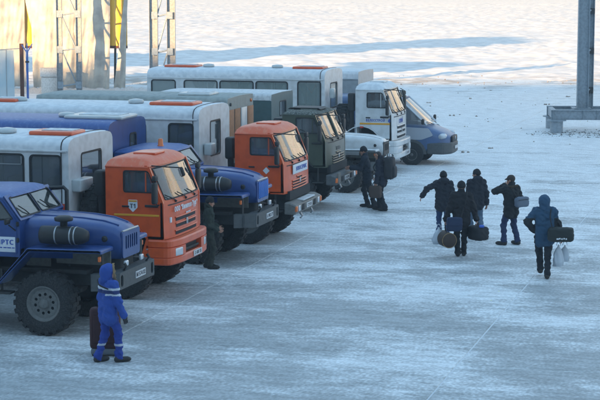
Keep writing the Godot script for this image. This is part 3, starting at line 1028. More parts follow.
func cabover(t: Node, o: Dictionary):
	var before := t.get_child_count()
	var paint: Material = MC[o.paint]
	var roofm: Material = MC[o.roof]
	var modern: bool = o.modern
	var W := 1.16
	var arch := PackedVector2Array()
	var side := [Vector2(0.96, 1.33), Vector2(0.56, 1.33)]
	for i in 9:
		var a := deg_to_rad(lerpf(34.0, 104.0, i / 8.0))
		side.append(Vector2(-0.12, 0.93) + Vector2(cos(a), sin(a)) * 0.78)
	side.append_array([Vector2(-0.33, 1.66), Vector2(-0.33, 2.82), Vector2(0.64, 2.82), Vector2(0.925, 2.12), Vector2(0.95, 2.05)])
	var outline := PackedVector2Array(side)
	outline.reverse()
	var hole := rpoly([Vector2(0.08, 2.28), Vector2(0.81, 2.28), Vector2(0.61, 2.72), Vector2(0.08, 2.72)], 0.05)
	var th := 0.045
	var b := B.new()
	b.plate(outline, [hole], Vector3(0, 0, W - th), FWD, UP, th)
	b.plate(outline, [hole], Vector3(0, 0, -W), FWD, UP, th)
	# rear wall, floor
	b.plate(PackedVector2Array([Vector2(-W + th, 1.4), Vector2(W - th, 1.4), Vector2(W - th, 2.82), Vector2(-W + th, 2.82)]), [], Vector3(-0.33, 0, 0), Vector3(0, 0, -1), UP, 0.04)
	b.box(Vector3(0.35, 1.72, 0), Vector3(1.2, 0.04, 2.2))
	# front skin below the glass, pillars and header
	var fx := func(y: float, z: float) -> Vector3: return Vector3(front_x(y, z, W), y, z)
	b.grid(24, 10, func(u, v): return fx.call(lerpf(1.3, 2.12, v), lerpf(-W, W, u)))
	b.grid(24, 3, func(u, v): return fx.call(lerpf(2.76, 2.84, v), lerpf(-W, W, u)))
	for s in [-1.0, 1.0]:
		b.grid(3, 8, func(u, v): return fx.call(lerpf(2.1, 2.8, v), s * lerpf(1.02, W, u)))
		b.grid(2, 10, func(u, v): return Vector3(lerpf(front_x(lerpf(1.3, 2.84, v), W, W), 0.6, u), lerpf(1.3, 2.84, v), s * W) if v < 0.52 else Vector3(lerpf(front_x(lerpf(1.3, 2.84, v), W, W), front_x(lerpf(1.3, 2.84, v), W, W) - 0.06, u), lerpf(1.3, 2.84, v), s * (W - 0.001)))
	var cab := part(t, "cab", b, paint)
	# roof
	b = B.new()
	var secs := []
	for q in [[-0.335, 0.0, 0.02], [-0.33, 0.10, 0.0], [-0.27, 0.155, 0.0], [0.0, 0.185, 0.0], [0.3, 0.19, 0.0], [0.5, 0.17, 0.0], [0.62, 0.12, 0.0], [0.70, 0.05, 0.0], [0.735, 0.0, 0.0]]:
		var ring := PackedVector3Array()
		for k in 17:
			var u := k / 8.0 - 1.0
			var zz := (W + 0.006) * u
			var yy: float = 2.815 + q[1] * (0.45 if o.get("split", false) else 1.0) * pow(1.0 - pow(absf(u), 7.0), 0.5)
			ring.append(Vector3(q[0] - (0.09 * pow(absf(u), 3.0) if q[0] > 0.4 else 0.0), yy, zz))
		secs.append(ring)
	b.loft(secs, false, false, false, 1)
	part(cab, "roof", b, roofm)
	b = B.new()
	b.tube([Vector3(-0.33, 2.80, W + 0.008), Vector3(0.62, 2.80, W + 0.008)], 0.014, 6)
	part(cab, "gutter", b, paint)
	b = B.new()
	b.rbox(Vector3(0.25, 2.90 if o.get("split", false) else 3.01, 0.1), Vector3(0.5, 0.05, 0.62), 0.02)
	part(cab, "roof_hatch", b, paint)
	# glass
	b = B.new()
	if modern or not o.get("split", false):
		b.grid(20, 8, func(u, v): return fx.call(lerpf(2.12, 2.77, v), lerpf(-1.03, 1.03, u)) - Vector3(0.012, 0, 0))
		part(cab, "windscreen", b, MC["windscreen"])
	else:
		for s in [-1.0, 1.0]:
			b = B.new()
			b.grid(8, 8, func(u, v): return fx.call(lerpf(2.12, 2.77, v), s * lerpf(0.05, 1.03, u)) - Vector3(0.012, 0, 0))
			part(cab, "windscreen", b, MC["windscreen"])
		b = B.new()
		b.tube([fx.call(2.1, 0.0), fx.call(2.8, 0.0)], 0.045, 6)
		part(cab, "windscreen_pillar", b, paint)
	b = B.new()
	var ringp := []
	for i in 21: ringp.append(fx.call(2.12, lerpf(-1.03, 1.03, i / 20.0)))
	for i in 21: ringp.append(fx.call(2.77, lerpf(1.03, -1.03, i / 20.0)))
	ringp.append(ringp[0])
	b.tube(ringp, 0.018, 5)
	part(cab, "windscreen_seal", b, MC["gasket"])
	# doors: proud skins with their own edges
	var inner := Geometry2D.offset_polygon(outline, -0.03)[0]
	var dpoly: PackedVector2Array = Geometry2D.intersect_polygons(inner, PackedVector2Array([Vector2(0.0, 1.0), Vector2(0.88, 1.0), Vector2(0.88, 3.0), Vector2(0.0, 3.0)]))[0]
	for s in [-1, 1]:
		b = B.new()
		b.plate(dpoly, [grown(hole, 0.02)], Vector3(0, 0, W if s > 0 else -W - 0.012), FWD, UP, 0.012)
		var d := part(cab, "door", b, paint)
		b = B.new()
		b.rbox(Vector3(0.12, 1.98, s * (W + 0.028)), Vector3(0.16, 0.035, 0.03), 0.012)
		part(d, "handle", b, MC["gasket"])
		window(cab, hole, Vector3(0, 0, W - th if s > 0 else -W), FWD, UP, th, MC["glass"], 0.012)
		b = B.new()
		b.box(Vector3(0.56, 2.5, s * (W - 0.015)), Vector3(0.025, 0.44, 0.03))
		part(cab, "window_bar", b, paint)
		# mirrors
		b = B.new()
		b.rbox(Vector3(0.84, 2.30, s * (W + 0.22)), Vector3(0.10, 0.46, 0.2), 0.04)
		b.rbox(Vector3(0.84, 2.60, s * (W + 0.20)), Vector3(0.09, 0.12, 0.18), 0.03)
		part(cab, "mirror", b, MC["black"])
		b = B.new()
		b.tube([Vector3(0.86, 2.02, s * W), Vector3(0.87, 2.06, s * (W + 0.2)), Vector3(0.86, 2.66, s * (W + 0.2)), Vector3(0.74, 2.74, s * W)], 0.014, 6)
		part(cab, "mirror_arm", b, MC["gasket"])
		b = B.new()
		b.rbox(Vector3(0.70, 2.0, s * (W + 0.03)), Vector3(0.30, 0.05, 0.04), 0.015)
		part(cab, "bracket", b, MC["gasket"])
		# wheel arch lip and rear mudguard
		b = B.new()
		var mud := []
		for i in 12:
			var a := deg_to_rad(lerpf(30.0, 178.0, i / 11.0))
			mud.append(Vector2(-0.12, 0.93) + Vector2(cos(a), sin(a)) * 0.775)
		var arcp := PackedVector2Array(mud)
		for i in range(11, -1, -1): arcp.append((mud[i] - Vector2(-0.12, 0.93)) * 1.035 + Vector2(-0.12, 0.93))
		b.slab(arcp, Vector3(0, 0, 0.72 if s > 0 else -1.19), FWD, UP, 0.47, 0.006)
		part(t, "mudguard", b, paint if o.get("guard_paint", modern) else MC["black"])
	# near front corner mirror
	b = B.new()
	b.tube([Vector3(0.60, 2.83, W - 0.1), Vector3(1.05, 2.80, 0.95), Vector3(1.24, 2.79, 0.88)], 0.014, 6)
	part(cab, "mirror_arm", b, MC["gasket"])
	b = B.new()
	b.xf = Transform3D(Basis(Vector3(0, 0, 1), 0.35) * Basis(Vector3.UP, 0.5), Vector3(1.25, 2.70, 0.86))
	b.rbox(Vector3.ZERO, Vector3(0.08, 0.2, 0.3), 0.04)
	var mr := part(cab, "mirror", b, MC["black"])
	b = B.new()
	b.xf = Transform3D(Basis(Vector3(0, 0, 1), 0.35) * Basis(Vector3.UP, 0.5), Vector3(1.25, 2.70, 0.86))
	b.rbox(Vector3(-0.04, 0, 0), Vector3(0.012, 0.16, 0.25), 0.005)
	part(mr, "mirror_glass", b, MC["mirror"])
	# wipers and grille slots
	for z in [-0.62, -0.02, 0.58]:
		wiper(cab, fx.call(2.06, z) + Vector3(0.03, 0, 0), fx.call(2.22, z + 0.42) + Vector3(0.02, 0, 0))
		b = B.new()
		b.rbox(fx.call(2.05, z), Vector3(0.06, 0.05, 0.07), 0.02)
		part(cab, "wiper_hub", b, MC["gasket"])
	b = B.new()
	b.grid(16, 1, func(u, v): return fx.call(lerpf(1.985, 2.01, v), lerpf(-0.95, 0.95, u)) + Vector3(0.006, 0, 0))
	part(cab, "panel_gap", b, MC["gasket"])
	var slots: Array = [[1.66, 0.62], [1.53, 0.62], [1.38, 0.66]] if modern else [[1.64, 0.24], [1.56, 0.62], [1.49, 0.62], [1.42, 0.62], [1.35, 0.62]]
	for q in slots:
		b = B.new()
		var hh := 0.035 if modern else 0.018
		b.grid(16, 1, func(u, v): return fx.call(q[0] + lerpf(-hh, hh, v), lerpf(-q[1], q[1], u)) + Vector3(0.008, 0, 0))
		part(cab, "grille_slot", b, MC["inside"])
		b = B.new()
		var lp := []
		for i in 9: lp.append(fx.call(q[0] + hh + 0.012, lerpf(-q[1] - 0.02, q[1] + 0.02, i / 8.0)) + Vector3(0.012, 0, 0))
		b.tube(lp, 0.016, 6)
		part(cab, "grille_slat", b, paint)
	b = B.new()
	b.rbox(fx.call(1.56, 0.0) + Vector3(0.02, 0, 0), Vector3(0.02, 0.13, 0.10), 0.008)
	part(cab, "emblem", b, MC["metal"])
	# interior
	for sz in [-0.6, 0.55]:
		b = B.new()
		b.rbox(Vector3(0.1, 1.95, sz), Vector3(0.5, 0.16, 0.5), 0.05)
		b.rbox(Vector3(-0.14, 2.28, sz), Vector3(0.14, 0.6, 0.48), 0.06)
		b.rbox(Vector3(-0.14, 2.62, sz), Vector3(0.1, 0.16, 0.26), 0.04)
		part(cab, "seat", b, MC["seat"])
	b = B.new()
	b.rbox(Vector3(0.78, 2.02, 0), Vector3(0.3, 0.22, 2.0), 0.06)
	part(cab, "dashboard", b, MC["inside"])
	b = B.new()
	var sw := []
	for i in 17: sw.append(Vector3(0.55 + 0.07 * sin(TAU * i / 16), 2.18 + 0.2 * sin(TAU * i / 16), -0.55 + 0.22 * cos(TAU * i / 16)))
	b.tube(sw, 0.016, 6)
	part(cab, "steering_wheel", b, MC["gasket"])
	# bumper
	if modern:
		var prof := rpoly([Vector2(0.56, -1.21), Vector2(1.10, -1.21), Vector2(1.20, -0.75), Vector2(1.21, 0.0), Vector2(1.20, 0.75), Vector2(1.10, 1.21), Vector2(0.56, 1.21)], 0.14)
		b = B.new()
		var U := Vector3(1, 0, 0)
		var V := Vector3(0, 0, -1)
		b.slab(prof.duplicate(), Vector3(0, 0.76, 0), U, V, 0.17, 0.03)
		b.slab(prof.duplicate(), Vector3(0, 1.12, 0), U, V, 0.17, 0.03)
		for s in [-1.0, 1.0]:
			var seg := PackedVector2Array()
			for q in Geometry2D.intersect_polygons(prof, rrect(0.3, 0.5 * s if s > 0 else -1.4, 1.4, 1.4 if s > 0 else 0.5 * s, 0.01))[0]: seg.append(q)
			b.slab(seg, Vector3(0, 0.925, 0), U, V, 0.20, 0.004)
		var bp := part(t, "bumper", b, paint)
		b = B.new()
		b.box(Vector3(1.06, 1.02, 0), Vector3(0.06, 0.3, 1.06))
		part(bp, "air_intake", b, MC["inside"])
		b = B.new()
		b.tube([Vector3(1.14, 1.0, -0.45), Vector3(1.14, 1.0, 0.45)], 0.03, 6)
		part(bp, "intake_bar", b, MC["chassis"])
		for s in [-1, 1]:
			b = B.new()
			b.xf = Transform3D(Basis(Vector3.UP, -s * 0.22), Vector3(1.165, 1.02, s * 0.84))
			b.rbox(Vector3.ZERO, Vector3(0.05, 0.17, 0.30), 0.03)
			part(bp, "headlight", b, MC["lamp_glass"])
			# steps
			b = B.new()
			b.plate(PackedVector2Array([Vector2(0.40, 0.78), Vector2(0.95, 0.78), Vector2(0.95, 1.34), Vector2(0.57, 1.34)]), [rrect(0.56, 1.08, 0.90, 1.17, 0.02), rrect(0.54, 0.84, 0.88, 0.90, 0.02)], Vector3(0, 0, 1.12 if s > 0 else -1.16), FWD, UP, 0.04)
			part(t, "side_skirt", b, paint)
			for y in [1.085, 0.85]:
				b = B.new()
				b.rbox(Vector3(0.72, y, s * 1.08), Vector3(0.32, 0.03, 0.2), 0.01)
				part(t, "step", b, MC["metal"])
		b = B.new()
		b.box(Vector3(1.222, 0.86, -0.22), Vector3(0.015, 0.12, 0.52))
		var lp2 := part(bp, "licence_plate", b, MC["plate_white"])
		lettering(lp2, o.get("plate", "Х 408 ТВ"), 0.105, Vector3(1.229, 0.86, -0.22), PI / 2, MC["letter_dark"])
		for z in [-0.6, 0.5]:
			b = B.new()
			b.tube([Vector3(1.1, 0.78, z), Vector3(1.16, 0.68, z), Vector3(1.12, 0.62, z)], 0.03, 6)
			part(bp, "tow_hook", b, MC["chassis"])
	else:
		b = B.new()
		b.slab(rpoly([Vector2(0.98, 0.80), Vector2(1.28, 0.80), Vector2(1.30, 1.03), Vector2(1.12, 1.10), Vector2(0.98, 1.10)], 0.04), Vector3(0, 0, -1.22), FWD, UP, 2.44, 0.03)
		var bp := part(t, "bumper", b, MC[o.get("bumper", "steel_bumper")])
		b = B.new()
		b.box(Vector3(1.0, 1.24, 0), Vector3(0.12, 0.22, 1.9))
		part(t, "radiator_guard", b, MC["inside"])
		for s in [-1, 1]:
			b = B.new()
			b.rbox(Vector3(1.30, 0.94, s * 0.92), Vector3(0.03, 0.14, 0.18), 0.012)
			part(bp, "headlight", b, MC["lamp_glass"])
			b = B.new()
			b.rbox(Vector3(1.27, 0.94, s * 1.15), Vector3(0.09, 0.14, 0.13), 0.02)
			part(bp, "turn_signal", b, MC["lamp_orange"])
			b = B.new()
			b.rbox(Vector3(1.302, 0.93, s * 0.55), Vector3(0.014, 0.15, 0.2), 0.005)
			part(bp, "bumper_opening", b, MC["inside"])
			b = B.new()
			b.rbox(Vector3(0.72, 0.86, s * 1.06), Vector3(0.34, 0.03, 0.22), 0.01)
			b.box(Vector3(0.72, 1.1, s * 1.1), Vector3(0.04, 0.46, 0.02))
			part(t, "step", b, MC["chassis"])
			b = B.new()
			b.tube([Vector3(1.2, 0.78, s * 0.5), Vector3(1.26, 0.68, s * 0.5), Vector3(1.2, 0.63, s * 0.5)], 0.03, 6)
			part(bp, "tow_hook", b, MC["metal"])
		b = B.new()
		b.box(Vector3(1.305, 0.93, 0.0), Vector3(0.014, 0.12, 0.52))
		var lp2 := part(bp, "licence_plate", b, MC["plate_white"])
		lettering(lp2, o.get("plate", "Т 215 КЕ"), 0.105, Vector3(1.312, 0.93, 0.0), PI / 2, MC["letter_dark"])
		if o.get("bumper_snow", false):
			b = B.new()
			b.rbox(Vector3(1.18, 1.085, -0.1), Vector3(0.2, 0.045, 1.1), 0.02)
			part(bp, "snow", b, MC["snow_roof"])
	# engine and gearbox mass under the cab
	b = B.new()
	b.rbox(Vector3(0.2, 1.25, 0), Vector3(1.4, 0.7, 0.9), 0.1)
	part(t, "engine", b, MC["inside"])
	# gear between cab and body
	b = B.new()
	b.rbox(Vector3(-0.52, 2.42, 0.92), Vector3(0.22, 0.55, 0.34), 0.05)
	b.tube([Vector3(-0.52, 2.2, 0.92), Vector3(-0.52, 1.4, 0.85)], 0.08, 10)
	part(t, "air_intake", b, MC["black"])
	# taller cab that reaches further down
	if o.has("stretch"):
		for i in range(before, t.get_child_count()):
			var c: Node3D = t.get_child(i)
			c.scale.y = o.stretch[0]
			c.position.y = o.stretch[1]
	return cab

# ---------- bonneted truck ----------
func bonneted(t: Node, o: Dictionary):
	var paint: Material = MC[o.paint]
	var W := 1.02
	var th := 0.045
	var outline := PackedVector2Array([Vector2(-1.25, 1.30), Vector2(-0.50, 1.30), Vector2(-0.35, 1.48), Vector2(0.27, 1.48), Vector2(0.29, 2.28), Vector2(-0.03, 2.76), Vector2(-1.25, 2.76)])
	var h1 := rpoly([Vector2(-0.98, 2.27), Vector2(-0.33, 2.27), Vector2(-0.33, 2.66), Vector2(-0.98, 2.66)], 0.05)
	var h2 := rpoly([Vector2(-0.24, 2.27), Vector2(0.14, 2.30), Vector2(-0.12, 2.68), Vector2(-0.24, 2.68)], 0.03)
	var b := B.new()
	b.plate(outline, [h1, h2], Vector3(0, 0, W - th), FWD, UP, th)
	b.plate(outline, [h1, h2], Vector3(0, 0, -W), FWD, UP, th)
	b.plate(PackedVector2Array([Vector2(-W + th, 1.3), Vector2(W - th, 1.3), Vector2(W - th, 2.76), Vector2(-W + th, 2.76)]), [], Vector3(-1.25, 0, 0), Vector3(0, 0, -1), UP, 0.04)
	b.box(Vector3(-0.5, 1.68, 0), Vector3(1.4, 0.04, 1.9))
	b.box(Vector3(0.25, 1.96, 0), Vector3(0.05, 0.62, 1.94))
	# windscreen surround
	var wv := Vector3(-0.32, 0.48, 0).normalized()
	var wl := Vector2(0.32, 0.48).length()
	var ho := PackedVector2Array([Vector2(-W, -0.02), Vector2(W, -0.02), Vector2(W, wl + 0.02), Vector2(-W, wl + 0.02)])
	var hs := []
	for s in [-1.0, 1.0]:
		hs.append(rpoly([Vector2(s * 0.04, 0.05), Vector2(s * 0.93, 0.05), Vector2(s * 0.88, wl - 0.05), Vector2(s * 0.04, wl - 0.05)] if s > 0 else [Vector2(-0.93, 0.05), Vector2(-0.04, 0.05), Vector2(-0.04, wl - 0.05), Vector2(-0.88, wl - 0.05)], 0.05))
	b.plate(ho, hs, Vector3(0.275, 2.28, 0), Vector3(0, 0, -1), wv, 0.03)
	var cab := part(t, "cab", b, paint, Vector3(-0.8, 0, 0))
	for h in hs:
		window(cab, h, Vector3(0.275, 2.28, 0), Vector3(0, 0, -1), wv, 0.03, MC["windscreen"], 0.02)
	for s in [-1, 1]:
		for h in [h1, h2]: window(cab, h, Vector3(0, 0, W - th if s > 0 else -W), FWD, UP, th, MC["glass"] if h == h1 else MC["windscreen"], 0.014)
		var dp := rpoly([Vector2(-1.02, 1.36), Vector2(-0.52, 1.36), Vector2(-0.34, 1.54), Vector2(0.22, 1.54), Vector2(0.22, 2.26), Vector2(-0.06, 2.71), Vector2(-1.02, 2.71)], 0.05)
		b = B.new()
		b.plate(dp, [grown(h1, 0.02), grown(h2, 0.02)], Vector3(0, 0, W if s > 0 else -W - 0.012), FWD, UP, 0.012)
		var d := part(cab, "door", b, paint)
		b = B.new()
		b.rbox(Vector3(-0.9, 2.05, s * (W + 0.025)), Vector3(0.16, 0.03, 0.03), 0.01)
		part(d, "handle", b, MC["gasket"])
		for hy in [1.85, 2.2]:
			b = B.new()
			b.rbox(Vector3(0.24, hy, s * (W + 0.01)), Vector3(0.05, 0.1, 0.05), 0.015)
			part(d, "hinge", b, MC["black"])
		b = B.new()
		b.rbox(Vector3(0.12, 2.28, s * (W + 0.20)), Vector3(0.06, 0.13, 0.2), 0.04)
		part(cab, "mirror", b, MC["black"])
		b = B.new()
		b.tube([Vector3(0.2, 2.05, s * W), Vector3(0.14, 2.2, s * (W + 0.18))], 0.014, 5)
		part(cab, "mirror_arm", b, MC["gasket"])
	b = B.new()
	var secs := []
	for q in [[-1.27, 0.0], [-1.25, 0.07], [-1.1, 0.12], [-0.6, 0.14], [-0.2, 0.13], [-0.06, 0.09], [0.02, 0.03], [0.035, 0.0]]:
		var ring := PackedVector3Array()
		for k in 17:
			var u := k / 8.0 - 1.0
			ring.append(Vector3(q[0] - 0.05 * pow(absf(u), 4.0) * (1.0 if q[0] > -0.3 else 0.0), 2.74 + q[1] * pow(1.0 - pow(absf(u), 5.0), 0.5), (W + 0.012) * u))
		secs.append(ring)
	b.loft(secs, false, false, false, 1)
	part(cab, "roof", b, MC[o.roof])
	# bonnet
	b = B.new()
	secs = []
	for q in [[-0.55, 0.78, 2.19, 0.14], [0.0, 0.74, 2.18, 0.14], [0.5, 0.66, 2.155, 0.14], [0.9, 0.57, 2.11, 0.14], [1.15, 0.50, 2.04, 0.12], [1.26, 0.465, 1.97, 0.1], [1.30, 0.45, 1.91, 0.10]]:
		var ring := PackedVector3Array()
		var w: float = q[1]; var top: float = q[2]
		for p in [[1.0, 1.42], [1.0, top - 0.24], [0.985, top - 0.15], [0.92, top - 0.075], [0.78, top - 0.03], [0.45, top - 0.005], [0.2, top + 0.005], [0.0, top + 0.02]]:
			ring.append(Vector3(q[0], p[1], w * p[0]))
		for i in range(6, -1, -1): ring.append(Vector3(ring[i].x, ring[i].y, -ring[i].z))
		secs.append(ring)
	b.loft(secs, true, true, true, 1)
	var hood := part(t, "bonnet", b, paint)
	for s in [-1, 1]:
		b = B.new()
		b.tube([Vector3(-0.5, 2.19, s * 0.36), Vector3(0.5, 2.155, s * 0.30), Vector3(0.9, 2.11, s * 0.27), Vector3(1.18, 2.03, s * 0.24)], 0.018, 6)
		part(hood, "bonnet_rib", b, paint)
	# grille
	b = B.new()
	var gh := []
	for i in 6:
		var z := -0.275 + i * 0.11
		gh.append(rrect(-z - 0.034, 1.58, -z + 0.034, 1.84, 0.03))
	b.plate(rrect(-0.445, 1.42, 0.445, 1.93, 0.06), gh, Vector3(1.305, 0, 0), Vector3(0, 0, -1), UP, 0.03)
	var gp := part(hood, "grille", b, MC[o.get("grille", o.paint)])
	for h in gh:
		b = B.new()
		b.plate(grown(h, -0.004), [], Vector3(1.302, 0, 0), Vector3(0, 0, -1), UP, 0.008)
		part(hood, "grille_slot", b, MC["inside"])
	if o.get("grille_bars", "") != "":
		for i in 7:
			b = B.new()
			b.rbox(Vector3(1.345, 1.70, -0.33 + i * 0.11), Vector3(0.03, 0.40, 0.05), 0.015)
			part(hood, "grille_bar", b, MC[o.grille_bars])
	b = B.new()
	b.tube([Vector3(1.31, 1.93, -0.4), Vector3(1.34, 1.945, 0), Vector3(1.31, 1.93, 0.4)], 0.022, 6)
	part(hood, "grille_trim", b, MC[o.get("trim", "metal")])
	b = B.new()
	b.lathe([Vector2(0.06, 0), Vector2(0.06, 0.02), Vector2(0.02, 0.03)], Vector3(1.0, 1.80, 0.535), NEAR, 12)
	part(hood, "bonnet_latch", b, MC["black"])
	# fenders
	for s in [-1, 1]:
		b = B.new()
		var p0 := [Vector2(-0.98, 0.92), Vector2(-0.92, 0.92), Vector2(-0.25, 1.60), Vector2(1.16, 1.62), Vector2(1.20, 1.60), Vector2(1.20, 1.67), Vector2(1.16, 1.69), Vector2(-0.29, 1.67)]
		b.slab(rpoly(p0, 0.02), Vector3(0, 0, 0.60 if s > 0 else -1.22), FWD, UP, 0.62, 0.015)
		part(t, "fender", b, paint)
		b = B.new()
		b.box(Vector3(0.62, 1.47, s * 0.66), Vector3(1.1, 0.30, 0.03))
		b.box(Vector3(-0.3, 1.40, s * 0.66), Vector3(0.5, 0.3, 0.03))
		part(t, "inner_guard", b, MC["dirtpanel"])
		b = B.new()
		b.rbox(Vector3(1.385, 1.335, s * 0.40 + 0.02), Vector3(0.06, 0.11, 0.15), 0.02)
		part(t, "headlight", b, MC["lamp_glass"])
		b = B.new()
		b.rbox(Vector3(1.12, 1.50, s * 1.10), Vector3(0.05, 0.10, 0.07), 0.015)
		part(t, "turn_signal", b, MC["lamp_orange"])
		b = B.new()
		b.box(Vector3(1.14, 1.32, s * 1.0), Vector3(0.02, 0.55, 0.10))
		part(t, "fender_stay", b, MC["chassis"])
		b = B.new()
		b.rbox(Vector3(-0.92, 0.78, s * 1.05), Vector3(0.5, 0.04, 0.24), 0.01)
		b.box(Vector3(-0.92, 1.0, s * 1.0), Vector3(0.04, 0.44, 0.03))
		part(t, "step", b, MC["chassis"])
	# air cleaner on the near side of the bonnet
	if o.get("cleaner", true):
		b = B.new()
		b.lathe([Vector2(0.001, -0.13), Vector2(0.165, -0.13), Vector2(0.17, -0.1), Vector2(0.17, 0.30), Vector2(0.17, 0.56), Vector2(0.165, 0.62), Vector2(0.14, 0.72), Vector2(0.10, 0.80), Vector2(0.001, 0.81)], Vector3(0.02, 1.90, 0.93), FWD, 24, false)
		var ac := part(t, "air_cleaner", b, MC["black"])
		for xx in [0.20, 0.50, 0.585]:
			b = B.new()
			b.lathe([Vector2(0.174, 0), Vector2(0.176, 0.012), Vector2(0.174, 0.024)], Vector3(xx, 1.90, 0.93), FWD, 24)
			part(ac, "clamp_band", b, MC["metal"])
		b = B.new()
		b.lathe([Vector2(0.07, 0), Vector2(0.07, 0.12), Vector2(0.17, 0.14), Vector2(0.18, 0.20), Vector2(0.12, 0.23), Vector2(0.001, 0.235)], Vector3(0.32, 2.03, 0.88), UP, 16)
		part(ac, "intake_cap", b, MC["black"])
	# bumper beam
	b = B.new()
	var ov := [rrect(-0.86, 0.95, -0.74, 1.17, 0.05), rrect(0.74, 0.95, 0.86, 1.17, 0.05)]
	b.plate(rrect(-0.92, 0.90, 0.92, 1.22, 0.03), ov, Vector3(1.42, 0, 0), Vector3(0, 0, -1), UP, 0.03)
	b.box(Vector3(1.34, 1.205, 0), Vector3(0.2, 0.025, 1.82))
	b.box(Vector3(1.34, 0.915, 0), Vector3(0.2, 0.025, 1.82))
	for s in [-1.0, 1.0]:
		b.quad(Vector3(1.44, 0.90, s * 0.92), Vector3(1.44, 1.22, s * 0.92), Vector3(0.98, 1.22, s * 1.18), Vector3(0.98, 0.90, s * 1.18))
		b.quad(Vector3(1.42, 0.90, s * 0.90), Vector3(1.42, 1.22, s * 0.90), Vector3(0.96, 1.22, s * 1.16), Vector3(0.96, 0.90, s * 1.16))
		b.quad(Vector3(1.44, 1.22, s * 0.92), Vector3(0.98, 1.22, s * 1.18), Vector3(0.96, 1.22, s * 1.0), Vector3(1.30, 1.22, s * 0.85))
	b.box(Vector3(1.20, 1.06, 0), Vector3(0.04, 0.28, 2.2))
	var bp := part(t, "bumper", b, MC["steel_bumper"])
	b = B.new()
	b.box(Vector3(1.458, 1.06, -0.15), Vector3(0.014, 0.13, 0.52))
	var lp := part(bp, "licence_plate", b, MC["plate_white"])
	lettering(lp, o.get("plate", "Е 731 МО"), 0.115, Vector3(1.466, 1.06, -0.15), PI / 2, MC["letter_dark"])
	for z in [-0.6, 0.6]:
		b = B.new()
		b.tube([Vector3(1.40, 1.22, z), Vector3(1.46, 1.30, z), Vector3(1.42, 1.36, z)], 0.03, 6)
		part(bp, "tow_hook", b, MC["chassis"])
	# innards
	b = B.new()
	b.rbox(Vector3(0.7, 1.15, 0), Vector3(1.1, 0.6, 0.8), 0.1)
	part(t, "engine", b, MC["inside"])
	for sz in [-0.5, 0.5]:
		b = B.new()
		b.rbox(Vector3(-0.75, 1.9, sz), Vector3(0.45, 0.16, 0.5), 0.05)
		b.rbox(Vector3(-1.0, 2.25, sz), Vector3(0.14, 0.6, 0.48), 0.06)
		part(cab, "seat", b, MC["seat"])
	b = B.new()
	b.rbox(Vector3(0.12, 2.15, 0), Vector3(0.2, 0.2, 1.8), 0.05)
	part(cab, "dashboard", b, MC["inside"])
	for s in [-0.5, 0.5]:
		wiper(cab, Vector3(0.27, 2.33, s), Vector3(0.15, 2.56, s + 0.28))
	cab.scale.y = 0.88
	cab.position.y = 0.156
	return cab

func put_truck(called: String, label: String, x: float, z: float, turn := 0.0) -> Node3D:
	return thing(called, label, "truck", Vector3(x, 0, z), deg_to_rad(turn), "off-road trucks parked in a row")

func sign_plate(parent: Node, at: Vector3, size: Vector3, m: Material, called := "sign"):
	var b := B.new()
	b.rbox(at, size, 0.006)
	return part(parent, called, b, m)

